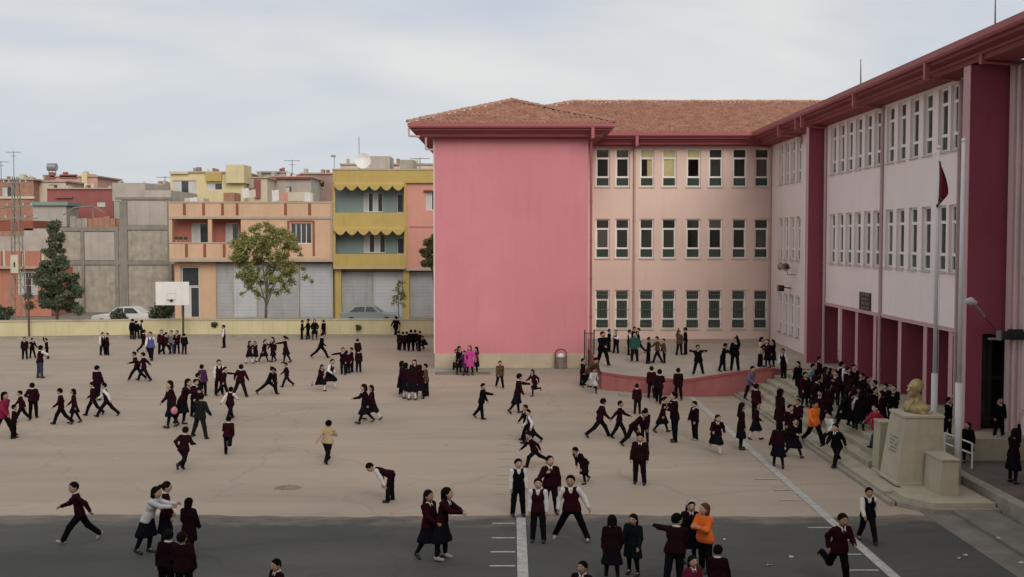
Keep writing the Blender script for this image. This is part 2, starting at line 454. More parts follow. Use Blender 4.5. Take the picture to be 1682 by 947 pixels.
# slab under the monument with a cut corner
m_mon = mat('monument_stone', (0.43, 0.385, 0.285), 0.75, 0.16, 1.4, streak=0.35, bump=0.15)
ms = MB(); ms.prism([(9.05, Y_SLAB + 1.45), (9.05, Y_SLAB + .62), (9.5, Y_SLAB), (10.9, Y_SLAB), (10.9, 28.35), (9.36, 28.35), (9.36, Y_SLAB + 1.45)], -.02, .20)
msb = MB(); msb.prism([(8.86, Y_SLAB + 1.38), (8.86, Y_SLAB + .5), (9.42, Y_SLAB - .2), (10.93, Y_SLAB - .2), (10.93, Y_SLAB + 1.38)], -.02, .10)
tag(ms.build('monument_slab', m_mon), kind='structure')
tag(msb.build('monument_slab_edge', m_kerb), kind='structure')

def surf_z(x, y):
    """height of the walkable surface at a point"""
    if x > TFP[0][0] and y < Y_B and x < X_C + 3:
        yf, zf = terr_front(min(x, X_C))
        if y >= yf: return terr_z(min(x, X_C), y)
    if Y_ST0 <= y <= Y_ST1 + .3:
        if x > STX[4]: return Z_PORCH
        for i in range(3, -1, -1):
            if x > STX[i]: return SZ[i + 1]
        if x > X_K: return SZ[0]
    if y > Y_SLAB and y < Y_ST0 and 9.05 < x < 10.9: return 0.2
    if y < Y_ST0 and x > 11.22: return 0.36
    if y < Y_ST0 and x > 10.95: return 0.40
    if y < Y_SLAB and x > 9.86: return 0.09
    return 0.013 if y < Y_ASPH else 0.0
def hit(u, v):
    """first surface met by the sight line through a pixel"""
    d = ray(u, v); t = 15.0
    while t < 90:
        p = Vector((0, 0, CAM_H)) + d * t
        if p.z <= surf_z(p.x, p.y): return Vector((p.x, p.y, surf_z(p.x, p.y)))
        t += 0.02
    return G(u, v)
# ================================================================== SCHOOL
m_pink = mat('paint_pink', (0.60, 0.228, 0.258), 0.8, 0.06, 0.35, streak=0.22, stain=(0.70, 0.55, 0.55), bump=0.12, bscale=25)
m_pale = mat('paint_pale_pink', (0.74, 0.56, 0.475), 0.8, 0.05, 0.4, streak=0.22, stain=(0.72, 0.62, 0.58), bump=0.12, bscale=25)
m_lil = mat('paint_lilac_white', (0.85, 0.755, 0.725), 0.8, 0.05, 0.4, streak=0.22, stain=(0.72, 0.66, 0.64), bump=0.12, bscale=25)
m_maroon = mat('paint_maroon', (0.285, 0.062, 0.092), 0.75, 0.10, 0.5, streak=0.2, bump=0.1, bscale=25)
m_colp = mat('paint_column_edge', (0.56, 0.33, 0.335), 0.8, 0.08, 0.8, streak=0.2)
m_red = mat('eave_red', (0.265, 0.066, 0.074), 0.75, 0.10, 0.7, streak=0.25)
m_gut = mat('gutter_red', (0.36, 0.105, 0.112), 0.6, 0.08, 1.0, spec=0.5)
m_plinth = mat('plinth_beige', (0.47, 0.395, 0.285), 0.85, 0.12, 1.2, streak=0.3)
m_frame = mat('window_frame_white', (0.84, 0.80, 0.74), 0.5, 0.06, 2.0)
m_sill = mat('window_sill', (0.60, 0.52, 0.46), 0.7, 0.12, 2.0)
m_pipe_r = mat('downpipe_red', (0.38, 0.095, 0.12), 0.5, 0.10, 1.5)
m_pipe_w = mat('downpipe_pale', (0.50, 0.36, 0.33), 0.5, 0.10, 1.5)
m_trim = mat('corner_trim', (0.66, 0.48, 0.46), 0.7, 0.06, 1.5)
m_room = mat('room', (0.36, 0.34, 0.31), 0.9, 0.1, 1.0)
m_dark = mat('dark_iron', (0.02, 0.02, 0.022), 0.5, 0.2, 5.0)
m_grille = mat('window_grille', (0.16, 0.17, 0.15), 0.5, 0.1, 5.0)
m_tile = mat('roof_tile', (0.345, 0.175, 0.120), 0.9, 0.42, 2.6, bump=0.2)
m_tile2 = mat('ridge_tile', (0.40, 0.22, 0.15), 0.85, 0.32, 2.2)
m_refl = mat('reflection_cream', (0.82, 0.70, 0.40), 0.9, 0.12, 3.0)  # cream tone standing in for a reflection in the glass
m_curt2 = mat('curtain_pale', (0.55, 0.50, 0.44), 0.9, 0.12, 3.0)
g_clear = glass('glass_clear', (0.72, 0.74, 0.70), (0.105, 0.108, 0.095), 0.68)
g_clears = [g_clear, glass('glass_dusty', (0.66, 0.66, 0.6), (0.17, 0.165, 0.14), 0.52), glass('glass_deep', (0.6, 0.62, 0.6), (0.055, 0.056, 0.050), 0.78)]
rg = random.Random(9)
g_bright = glass('glass_bright', (0.96, 0.97, 0.95), (0.03, 0.035, 0.03), 0.97)
g_black = glass('glass_black', (0.10, 0.13, 0.12), (0.008, 0.011, 0.010), 0.4)
g_green = glass('glass_green', (0.26, 0.42, 0.33), (0.085, 0.125, 0.098), 0.45)
g_pale = glass('glass_pale', (0.5, 0.56, 0.58), (0.30, 0.34, 0.35), 0.45)

school = thing('school_building', 'three storey pink school with tiled roof and columned entrance around the yard', 'school')

def facade(name, O, ud, nd, u0, u1, z0, z1, holes, m, parent=school, D=0.24, reveal=None):
    O, ud, nd = Vector(O), Vector(ud), Vector(nd)
    us = sorted({u0, u1, *[h[0] for h in holes], *[h[1] for h in holes]})
    zs = sorted({z0, z1, *[h[2] for h in holes], *[h[3] for h in holes]})
    us = [u for u in us if u0 <= u <= u1]; zs = [z for z in zs if z0 <= z <= z1]
    b = MB()
    pt = lambda u, z, d=0: O + ud * u - nd * d + Vector((0, 0, z))
    for i in range(len(us) - 1):
        for j in range(len(zs) - 1):
            uc, zc = (us[i] + us[i + 1]) / 2, (zs[j] + zs[j + 1]) / 2
            if any(h[0] < uc < h[1] and h[2] < zc < h[3] for h in holes): continue
            b.add([pt(us[i], zs[j]), pt(us[i + 1], zs[j]), pt(us[i + 1], zs[j + 1]), pt(us[i], zs[j + 1])], [(0, 1, 2, 3)])
    for (a, c, p, q) in holes:
        for (x0, y0, x1, y1) in ((a, p, c, p), (c, p, c, q), (c, q, a, q), (a, q, a, p)):
            b.add([pt(x0, y0), pt(x1, y1), pt(x1, y1, D), pt(x0, y0, D)], [(0, 3, 2, 1)])
    return b.build(name, m, parent)

_wm = {}
def winmeshes(w, h):
    key = (round(w, 2), round(h, 2))
    if key in _wm: return _wm[key]
    t = 0.066; d0, d1 = 0.10, 0.17
    z1, z2 = h * 0.255, h * 0.745          # transom heights (bottom third low, top third low)
    f = MB()
    f.box(0, t, d0, d1, 0, h); f.box(w - t, w, d0, d1, 0, h)
    f.box(t, w - t, d0, d1, 0, t); f.box(t, w - t, d0, d1, h - t, h)
    f.box(t, w - t, d0 - .012, d1, z1 - .045, z1 + .045); f.box(t, w - t, d0 - .012, d1, z2 - .045, z2 + .045)
    f.box(t, t + .035, d0 + .02, d1 - .01, z1 + .045, z2 - .045); f.box(w - t - .035, w - t, d0 + .02, d1 - .01, z1 + .045, z2 - .045)
    panes = []
    for a, c in ((t, z1 - .045), (z1 + .045, z2 - .045), (z2 + .045, h - t)):
        p = MB(); p.box(t, w - t, 0.14, 0.148, a, c); panes.append(p.mesh('pane'))
    s = MB(); s.bbox(-.04, w + .04, -.06, 0.10, -.05, 0.0, .008)
    g = MB()
    n = 6
    for i in range(1, n + 1):
        x = t + (w - 2 * t) * i / (n + 1); g.tube([(x, .05, .03), (x, .05, h - .03)], .009, 5)
    for z in (h * .12, h * .5, h * .88): g.box(.02, w - .02, .043, .057, z - .01, z + .01)
    cus = {}
    for nm, (fa, fb, zz) in {'full': (0, 1, z1), 'band': (0, 1, z2), 'half': (.55, 1, z1)}.items():
        cu = MB(); N = 14
        for i in range(N):
            xa, xb = t + (w - 2 * t) * (fa + (fb - fa) * i / N), t + (w - 2 * t) * (fa + (fb - fa) * (i + 1) / N)
            ya, yb = .165 + .018 * (i % 2), .165 + .018 * ((i + 1) % 2)
            cu.add([(xa, ya, zz), (xb, yb, zz), (xb, yb, h), (xa, ya, h)], [(0, 1, 2, 3)])
        cus[nm] = cu.mesh('curtain')
    _wm[key] = (f.mesh('window'), panes, s.mesh('sill'), g.mesh('grille'), cus)
    return _wm[key]
def oset(o, m):
    if not o.data.materials: o.data.materials.append(m)
    o.material_slots[0].link = 'OBJECT'; o.material_slots[0].material = m
    return o
def window(pos, rz, w, h, low='green', grille=False, curtain=None, parent=school, frame=None):
    f, panes, s, g, cu = winmeshes(w, h)
    o = oset(link('window', f, parent, pos, rz), frame or m_frame)
    for i, p in enumerate(panes):
        mm = g_green if (i == 0 and low == 'green') else g_pale if (low == 'pale') else rg.choice(g_clears)
        if low == 'allgreen': mm = g_green
        if curtain and curtain[0][1] is m_refl and i > 0: mm = g_bright
        oset(link('pane', p, o), mm)
    oset(link('sill', s, o), m_sill)
    if grille: oset(link('grille', g, o), m_grille)
    for cn, cmat in (curtain or ()): oset(link('curtain', cu[cn], o), cmat)  # cream sheets imitate a reflection, pale ones are curtains
    return o

Z_S = 10.80        # where the eave meets the walls
ROWS = [(pz(540, Y_B), pz(476, Y_B)), (pz(424, Y_B), pz(359, Y_B)), (pz(306.5, Y_B), pz(243.5, Y_B))]
# --- recessed wing, face on
holesB = []
WB = [(978.0, 999.0), (1010.4, 1033.6), (1050.3, 1074), (1087, 1111), (1126.7, 1150.5), (1163, 1186.5), (1202.3, 1226), (1238.6, 1262)]
for (z0, z1) in ROWS:
    for (a, c) in WB: holesB.append((px(a, Y_B), px(a, Y_B) + 0.725, z0, z1))
facade('wall', (0, Y_B, 0), (1, 0, 0), (0, -1, 0), XA_R, X_C, 0.0, Z_S, holesB, m_pale)
for n, (a, c, z0, z1) in enumerate(holesB):
    r, i = divmod(n, 8)
    cur = None
    if r == 2: cur = {2: [('band', m_refl), ('half', m_refl)], 3: [('full', m_refl)], 4: [('band', m_refl)]}.get(i)  # top row: reflected brightness put in as cream sheets behind the panes
    window((a, Y_B, z0), 0, c - a, z1 - z0, 'allgreen' if r == 0 else 'green', grille=(r == 0), curtain=cur)
def room(x0, x1, y0, y1, zs, face):
    b = MB()
    if face == 'y':
        b.add([(x0, y1, zs[0]), (x1, y1, zs[0]), (x1, y1, zs[-1]), (x0, y1, zs[-1])], [(0, 1, 2, 3)])
        for x in (x0, x1): b.add([(x, y0, zs[0]), (x, y1, zs[0]), (x, y1, zs[-1]), (x, y0, zs[-1])], [(0, 1, 2, 3)])
    else:
        b.add([(x1, y0, zs[0]), (x1, y1, zs[0]), (x1, y1, zs[-1]), (x1, y0, zs[-1])], [(0, 1, 2, 3)])
        for y in (y0, y1): b.add([(x0, y, zs[0]), (x1, y, zs[0]), (x1, y, zs[-1]), (x0, y, zs[-1])], [(0, 1, 2, 3)])
    for z in zs: b.box(x0, x1, y0, y1, z - .1, z + .1)
    return b.build('classrooms', m_room, school)
room(XA_R + .3, X_C + 3, Y_B + .25, Y_B + 6, [0.9, 4.45, 8.05, 10.9], 'y')
# --- blank pink end block
XA_L = px(714.5, Y_A)
Z_PL = pz(580, Y_A)
b = MB(); b.box(XA_L, XA_R, Y_A, Y_B + 15, Z_PL, Z_S); b.build('wall', m_pink, school)
b = MB(); b.box(XA_L - .03, XA_R + .03, Y_A - .03, Y_B + 15, -.02, Z_PL - .002); b.build('plinth', m_plinth, school)
b = MB(); b.box(XA_L - .07, XA_L - .002, Y_A - .02, Y_A + .1, Z_PL + .002, Z_S - .02); b.build('corner_trim', m_trim, school)
# paved strip and kerb at the foot of the end wall
b = MB(); b.bbox(XA_L - .6, XA_R + .4, Y_A - 1.15, Y_A - .032, -.02, 0.11, .015); tag(b.build('wall_pavement', m_kerb), kind='structure')
b = MB(); b.bbox(XA_L + .1, XA_L + 2.6, Y_A - 1.75, Y_A - 1.25, -.02, 0.07, .015); tag(b.build('drain_slab', m_slab), kind='structure')

# --- long wing: far part, bay over the porch, fins, near part
YL = [49.85, 50.95, 52.05, 53.15]
holes = []
for r, (z0, z1) in enumerate(ROWS):
    for y in YL: holes.append((-(y + .36), -(y - .36), z0 if r else z0 + .05, z1))
facade('wall', (X_C, 0, 0), (0, -1, 0), (-1, 0, 0), -Y_B, -Y_FIN_FAR, 0.9, Z_S, holes, m_lil)
for n, (a, c, z0, z1) in enumerate(holes):
    window((X_C, -a, z0), R(-90), c - a, z1 - z0, 'pale' if n < 4 else 'green')
Z_LIN = 3.46
YBAY = [44.55, 43.45, 42.4, 41.3, 40.2, 39.15, 37.85, 36.75, 35.6, 34.45, 33.25, 32.3]
holes = []
for r in (1, 2):
    for y in YBAY: holes.append((-(y + .37), -(y - .37), ROWS[r][0], ROWS[r][1]))
facade('wall', (X_C, 0, 0), (0, -1, 0), (-1, 0, 0), -Y_FIN_FAR, -Y_FIN_NEAR - 2.0, Z_LIN, Z_S, holes, m_lil)
for n, (a, c, z0, z1) in enumerate(holes):
    window((X_C, -a, z0), R(-90), c - a, z1 - z0, 'green', curtain=([(('full', 'band', 'half')[n % 3], m_curt2)] if n in (1, 4, 8, 9, 14, 15, 19, 21) else None))
b = MB(); b.box(X_C - .05, X_C - .002, Y_FIN_NEAR + 2, Y_FIN_FAR, Z_LIN - .02, Z_LIN + .07); b.build('lintel_edge', m_colp, school)
room(X_C + .25, X_C + 6, Y_FIN_NEAR + .3, Y_B + .1, [3.6, 8.05, 10.9], 'x')
# porch: ceiling, back wall with dark doors
b = MB(); b.box(X_C - .001, 16.4, 29.8, Y_FIN_FAR, Z_LIN - .06, Z_LIN - .003); b.build('porch_ceiling', m_lil, school)
b = MB(); b.box(16.0, 16.3, 29.8, Y_FIN_FAR, Z_PORCH, Z_LIN - .07); b.build('porch_wall', m_maroon, school)
for y in (33.5, 37.8, 42.0):
    b = MB(); b.bbox(15.93, 15.99, y - 1.2, y + 1.2, Z_PORCH, 3.2, .01); d = b.build('door', m_dark, school)
    for s in (-1, 1):
        b = MB(); b.box(15.915, 15.928, y + s * .6 - .5, y + s * .6 + .5, 1.3, 3.0); b.build('pane', g_green, d)
# columns: pale front face, maroon sides
def two_tone(name, x0, x1, y0, y1, z0, z1, parent=school):
    b = MB(); b.box(x0, x1, y0, y1, z0, z1, 0)
    b.m = [1 if i == 4 else 0 for i in range(6)]      # the face towards the yard is pale
    return b.build(name, [m_maroon, m_colp], parent)
for u in (1381, 1407, 1437, 1478, 1520, 1562):
    y = F_PX * X_C / (u - CX) * 0.999
    two_tone('column', X_C + .02, X_C + .78, y - .16, y + .16, Z_PORCH - .01, Z_LIN - .02)
two_tone('fin_wall', X_FIN, X_C + .6, Y_FIN_FAR, Y_FIN_FAR + .42, 0.0, Z_S)
# near end of the bay: fin with a dark doorway beside it
facade('fin_wall', (0, Y_FIN_NEAR, 0), (1, 0, 0), (0, -1, 0), X_FIN, 14.6, 0.30, Z_S, [(12.74, 13.5, 0.36, 3.58)], m_maroon, D=0.4)
b = MB(); b.box(X_FIN - .02, X_FIN - .001, Y_FIN_NEAR - .02, Y_FIN_NEAR + .42, 0.3, Z_S); b.build('fin_edge', m_colp, school)
b = MB(); b.box(X_FIN, X_C + .1, Y_FIN_NEAR + .41, Y_FIN_NEAR + .43, 3.6, Z_S); b.box(X_FIN, 12.74, Y_FIN_NEAR + .41, Y_FIN_NEAR + .43, .3, 3.6); b.build('fin_back', m_maroon, school)
b = MB(); b.box(12.745, 13.5, Y_FIN_NEAR + .3, Y_FIN_NEAR + .36, .37, 3.57); d = b.build('door', m_dark, school)
for (za, zb) in ((.5, 1.2), (1.3, 2.3), (2.4, 3.4)):
    b = MB(); b.box(12.82, 13.42, Y_FIN_NEAR + .285, Y_FIN_NEAR + .298, za, zb); b.build('pane', g_black, d)
# near part
holes = []
for (z0, z1) in ROWS:
    for k in range(8): holes.append((-28.98 + 1.12 * k, -28.98 + 1.12 * k + .74, z0, z1))
facade('wall', (X_N, 0, 0), (0, -1, 0), (-1, 0, 0), -Y_FIN_NEAR + .003, 4, 0.3, Z_S, holes, m_lil)
for n, (a, c, z0, z1) in enumerate(holes):
    window((X_N, -a, z0), R(-90), c - a, z1 - z0, 'pale')
b = MB(); b.box(X_N - .24, X_N - .002, 29.22, 29.5, .36, Z_S - .02); b.build('corner_column', m_trim, school)
room(X_N + .25, X_N + 5, -4, Y_FIN_NEAR - .1, [0.3, 4.45, 8.05, 10.9], 'x')
# the wing the picture is taken from, unseen, made tall to shade the yard
b = MB(); b.box(-30, X_N + 9, -14, -1.6, -.02, 15.0); b.build('unseen_viewing_wing', m_pale, school)

# --- eaves: swept profile and gutter round the walls
PATH = [(XA_L, Y_B + 15), (XA_L, Y_A), (XA_R, Y_A), (XA_R, Y_B), (X_C, Y_B), (X_C, -4)]
def offpath(o):
    res = []
    for i, p in enumerate(PATH):
        ns = []
        for a, c in ((i - 1, i), (i, i + 1)):
            if a < 0 or c >= len(PATH): continue
            d = Vector((PATH[c][0] - PATH[a][0], PATH[c][1] - PATH[a][1])).normalized(); ns.append(Vector((d.y, -d.x)))
        if len(ns) == 2:
            n = (ns[0] + ns[1]) / (1 + ns[0].dot(ns[1]))
        else: n = ns[0]
        res.append((p[0] + n.x * o, p[1] + n.y * o))
    return res
def sweep(name, prof, m, closed=False):
    b = MB(); rows = [[(x, y, z) for (x, y) in offpath(o)] for (o, z) in prof]
    n = len(PATH)
    for j in range(len(prof) - (0 if closed else 1)):
        A, B_ = rows[j], rows[(j + 1) % len(prof)]
        for i in range(n - 1): b.add([A[i], A[i + 1], B_[i + 1], B_[i]], [(0, 1, 2, 3)])
    return b.build(name, m, school)
OV = 1.15
sweep('eave', [(-.2, Z_S), (0.62, Z_S + .05), (0.62, Z_S + .26), (0.98, Z_S + .30), (0.98, 11.40), (-.2, 11.40)], m_red)
sweep('gutter', [(0.985, 11.20), (1.10, 11.20), (1.15, 11.26), (1.16, 11.42), (1.13, 11.42), (1.12, 11.28), (1.09, 11.24), (0.985, 11.24)], m_gut, closed=True)
sweep('eave_moulding', [(0.625, Z_S + .19), (0.70, Z_S + .20), (0.70, Z_S + .27), (0.625, Z_S + .275)], m_gut)

# --- roof tiles
Z_E = 11.42
def slope(name, pos, n0, n1, run, rng, parent, m=m_tile):
    b = MB(); per = 0.235; step = 0.34; c = 0
    r = 0.0
    while r < run - .02:
        r1 = min(run, r + step + .05)
        a0, a1 = rng(r + step * .4)
        if a1 - a0 > .2:
            n = max(2, int((a1 - a0) / per * 6)); vs = []
            jit = random.uniform(-.02, .02)
            for (rr, lift) in ((r, 0.062), (r, 0.02), (r1, 0.012)):
                for i in range(n + 1):
                    a = a0 + (a1 - a0) * i / n
                    wv = 0.030 * math.cos(2 * math.pi * (a + jit) / per)
                    tj = 0.012 * math.sin(int(a / per) * 12.9898 + c * 78.2)
                    p = Vector(pos(a, rr)); p.z += lift * (1 if lift != .02 else 0) + (wv + tj) * (1 if lift != .02 else .4)
                    vs.append(p)
            fs = []
            for i in range(n):
                fs.append((n + 1 + i, n + 2 + i, i + 1, i))
                fs.append((i, i + 1, 2 * (n + 1) + i + 1, 2 * (n + 1) + i))
            b.add(vs, fs)
        r += step; c += 1
    o = b.build('roof_tiles', m, parent, smooth=False); o['kind'] = 'stuff'
    return o
def deck(pts, parent): pass
sB, sA = 0.300, 0.335
YE_B, YE_A, XE_C = Y_B - OV, Y_A - OV, X_C - OV
XE_L, XE_R = XA_L - OV, XA_R + OV
Y_RB = Y_B + 7.0; RUN_B = Y_RB - YE_B; Z_RB = Z_E + sB * RUN_B
halfA = (XE_R - XE_L) / 2; XM = (XE_R + XE_L) / 2; Z_RA = Z_E + sA * halfA
rb = MB()   # timber deck under the tiles: closed slopes
rb.add([(XE_L, YE_A, Z_E), (XE_R, YE_A, Z_E), (XM, YE_A + halfA, Z_RA)], [(0, 1, 2)])
rb.add([(XE_L, YE_A, Z_E), (XM, YE_A + halfA, Z_RA), (XM, Y_RB, Z_RA), (XE_L, Y_RB, Z_E)], [(0, 1, 2, 3)])
rb.add([(XE_R, YE_A, Z_E), (XE_R, Y_RB, Z_E), (XM, Y_RB, Z_RA), (XM, YE_A + halfA, Z_RA)], [(0, 1, 2, 3)])
rb.add([(XE_L, YE_B, Z_E), (XE_C, YE_B, Z_E), (XE_C + RUN_B, Y_RB, Z_RB), (XE_L + RUN_B, Y_RB, Z_RB)], [(0, 1, 2, 3)])
rb.add([(XE_L, YE_B, Z_E), (XE_L + RUN_B, Y_RB, Z_RB), (XE_L, Y_RB + RUN_B, Z_E)], [(0, 1, 2)])
rb.add([(XE_C, YE_B, Z_E), (XE_C, -4, Z_E), (XE_C + RUN_B, -4, Z_RB), (XE_C + RUN_B, Y_RB, Z_RB)], [(0, 1, 2, 3)])
rb.add([(XE_L + RUN_B, Y_RB, Z_RB), (XE_C + RUN_B, Y_RB, Z_RB), (XE_C + RUN_B + 8, Y_RB + RUN_B, Z_E), (XE_L, Y_RB + RUN_B, Z_E)], [(0, 1, 2, 3)])
for i in range(len(rb.v)): rb.v[i] = (rb.v[i][0], rb.v[i][1], rb.v[i][2] - .015)
roof = rb.build('roof', m_tile, school)
slope('t', lambda a, r: (a, YE_B + r, Z_E + sB * r), 0, 0, RUN_B, lambda r: (max(XE_L + r, 0.5), XE_C + r), roof)
slope('t', lambda a, r: (a, YE_A + r, Z_E + sA * r), 0, 0, halfA, lambda r: (XE_L + r, XE_R - r), roof)
slope('t', lambda a, r: (XE_R - r, a, Z_E + sA * r), 0, 0, halfA, lambda r: (YE_A + r, YE_B + r * 1.2 + .6), roof)
# ridge tiles, one object each
rt = MB(); N = 6
for (x, rr) in ((0, .115), (.40, .10)):
    pass
vs = []; fs = []
for j, (x, rr) in enumerate(((0, .125), (.03, .125), (.40, .10))):
    for i in range(N + 1):
        a = math.pi * i / N; vs.append((x, rr * math.cos(a), rr * math.sin(a)))
for j in range(2):
    for i in range(N): fs.append((j * (N + 1) + i, j * (N + 1) + i + 1, (j + 1) * (N + 1) + i + 1, (j + 1) * (N + 1) + i))
fs.append(tuple(range(N + 1)))
rt.add(vs, fs); rtm = rt.mesh('ridge_tile'); rtm.materials.append(m_tile2)
def ridge(p, q):
    p, q = Vector(p), Vector(q); d = q - p; n = max(1, int(d.length / .37)); e = d.normalized()
    for i in range(n):
        o = link('ridge_tile', rtm, roof, p + d * i / n + Vector((0, 0, .03 + random.uniform(-.012, .012))))
        o.rotation_euler = (random.uniform(-.05, .05), -math.asin(e.z), math.atan2(e.y, e.x) + random.uniform(-.04, .04))
ridge((XE_L, YE_A, Z_E), (XM, YE_A + halfA, Z_RA))
ridge((XE_R, YE_A, Z_E), (XM, YE_A + halfA, Z_RA))
ridge((XM, YE_A + halfA, Z_RA), (XM, YE_A + halfA + 3, Z_RA))
ridge((XE_L + 5, YE_B + 5, Z_E + sB * 5), (XE_L + RUN_B, Y_RB, Z_RB))
ridge((XE_L + RUN_B, Y_RB, Z_RB), (XE_C + 7.2, Y_RB, Z_RB))

# --- downpipes with their swan necks
def pipe(wx, wy, nx, ny, zb, m, zt=11.22, collar=True):
    b = MB(); o = Vector((nx, ny, 0)); w = Vector((wx, wy, 0)) + o * .06
    b.tube([w + Vector((0, 0, 10.74)), w + Vector((0, 0, zb))], .058, 8)
    nk = MB(); nk.tube([w + o * .98 + Vector((0, 0, 10.80)), w + Vector((0, 0, 10.73))], .05, 8)
    nk.box(*(sorted(((w + o * .92).x - .07 * abs(ny), (w + o * 1.06).x + .07 * abs(ny)))), *(sorted(((w + o * .92).y - .07 * abs(nx), (w + o * 1.06).y + .07 * abs(nx)))), 10.74, 11.36)
    p = b.build('downpipe', m, school); nk.build('swan_neck', m_gut, p)
    for z in np.arange(zb + .6, 10.2, 1.8):
        c = MB(); c.tube([w + Vector((0, 0, z - .03)), w + Vector((0, 0, z + .03))], .075, 8); c.build('bracket', m, p)
    return p
pipe(px(970.5, Y_A), Y_A, 0, -1, .1, m_pipe_r)
pipe(px(1041.5, Y_B), Y_B, 0, -1, Z_TERR, m_pipe_w)
pipe(X_C, 55.0, -1, 0, Z_TERR, m_pipe_w)
pipe(X_C, 49.3, -1, 0, 10.4, m_pipe_w)
pipe(X_C, 46.3, -1, 0, 10.4, m_pipe_w)
pipe(X_C, 38.5, -1, 0, Z_PORCH, m_pipe_w)
pipe(X_C, 45.4, -1, 0, Z_PORCH, m_pipe_w)
pipe(X_C, 31.85, -1, 0, Z_PORCH, m_pipe_w)
pipe(X_N - .12, 29.05, -1, 0, .36, m_trim)
# side brackets of the left gutter end, as seen against the sky
b = MB(); p0 = Vector((XE_L + .05, YE_A + .1, 11.2))
b.tube([p0, p0 + Vector((0, 0, -.36)), p0 + Vector((.5, 0, -.40))], .05, 8)
b.tube([p0 + Vector((.75, .3, -.42)), p0 + Vector((.75, .3, -.95)), p0 + Vector((1.12, .3, -.98))], .05, 8)
b.build('downpipe', m_pipe_w, school)
# lightning rods on the roof
for u, v0, v1, Y in ((1414, 97, 127, 40), (1635, 0, 26, 33)):
    top, bot = P(u, v0 - (14 if v0 == 0 else 0), Y), P(u, v1 + 6, Y)
    b = MB(); b.tube([(bot.x, Y, bot.z - .4), (top.x, Y, top.z)], [.028, .014], 6); b.build('lightning_rod', m_dark, school)

# --- sign over the porch: dark board with four rows of pale lettering (too small to read in the picture)
m_sign = mat('sign_black', (0.025, 0.02, 0.02), 0.5, 0.1, 4); m_let = mat('sign_letters', (0.30, 0.26, 0.20), 0.7, 0.1, 4)
y_s = F_PX * X_C / (1423 - CX); zs0, zs1 = P(1423, 509, y_s).z, P(1423, 480, y_s).z
sg = MB(); sg.bbox(X_C - .05, X_C - .003, y_s - .62, y_s + .62, zs0, zs1, .01); sgn = sg.build('name_board', m_sign, school)
lt = MB()
random.seed(3)
for r in range(4):
    z = zs1 - (zs1 - zs0) * (r + .5) / 4; y = y_s + .5 - random.uniform(0, .15); h = (zs1 - zs0) / 13
    while y > y_s - .48:
        wdt = random.uniform(.035, .06)
        if random.random() > .14:
            lt.box(X_C - .056, X_C - .049, y - wdt, y - wdt + .014, z - h, z + h)
            k = random.random()
            if k < .7: lt.box(X_C - .0562, X_C - .0492, y - wdt + .014, y - .012, z + h - .016, z + h)
            if k > .3: lt.box(X_C - .0562, X_C - .0492, y - wdt + .014, y - .012, z - .008, z + .008)
        y -= wdt + .012
lt.build('lettering', m_let, sgn)['kind'] = 'stuff'
# ================================================================== YARD FURNITURE
m_gold = mat('gilded_bust', (0.34, 0.265, 0.115), 0.5, 0.18, 3.0, spec=0.5, metal=0.35)
m_pole = mat('pole_white', (0.56, 0.55, 0.55), 0.5, 0.10, 2.0)
m_flag = mat('flag_red', (0.11, 0.009, 0.017), 0.8, 0.15, 2.0)
m_white = mat('white_paint', (0.70, 0.69, 0.66), 0.6, 0.08, 2.0)
m_steel = mat('steel_grey', (0.30, 0.30, 0.31), 0.45, 0.1, 3.0, metal=0.5)
m_moss = mat('cheek_stone', (0.40, 0.375, 0.25), 0.8, 0.2, 1.2, streak=0.4)
m_blueletters = mat('inscription', (0.20, 0.21, 0.24), 0.7, 0.1, 3)

# --- monument: tapered plinth and low block
PYF = G(1473, 797, .20).y
PX0, PX1 = G(1473, 797, .20).x, P(1553, 790, PYF).x
PT = P(1500, 688, PYF).z
mon = thing('monument_pedestal', 'tall tapered beige stone pedestal carrying a gilded bust', 'pedestal', (PX0, PYF, .2))
def taper(b, x0, x1, y0, y1, z0, z1, tx0, tx1, ty0, ty1, m=0):
    v = [(x0, y0, z0), (x1, y0, z0), (x1, y1, z0), (x0, y1, z0), (x0 + tx0, y0 + ty0, z1), (x1 - tx1, y0 + ty0, z1), (x1 - tx1, y1 - ty1, z1), (x0 + tx0, y1 - ty1, z1)]
    b.add(v, [(3, 2, 1, 0), (4, 5, 6, 7), (0, 1, 5, 4), (1, 2, 6, 5), (2, 3, 7, 6), (3, 0, 4, 7)], m); return b
W = PX1 - PX0; D_ = 1.25; H = PT - .2
b = MB(); taper(b, 0, W, 0, D_, 0, H, .22, .04, .10, .1); b.build('shaft', m_mon, mon)
b = MB(); b.bbox(.19, W - .01, .07, D_ - .07, H - .002, H + .07, .012); b.build('cap', m_mon, mon)
b = MB(); b.bbox(-.03, W + .02, -.03, D_ + .03, -.01, .07, .012); b.build('base', m_mon, mon)
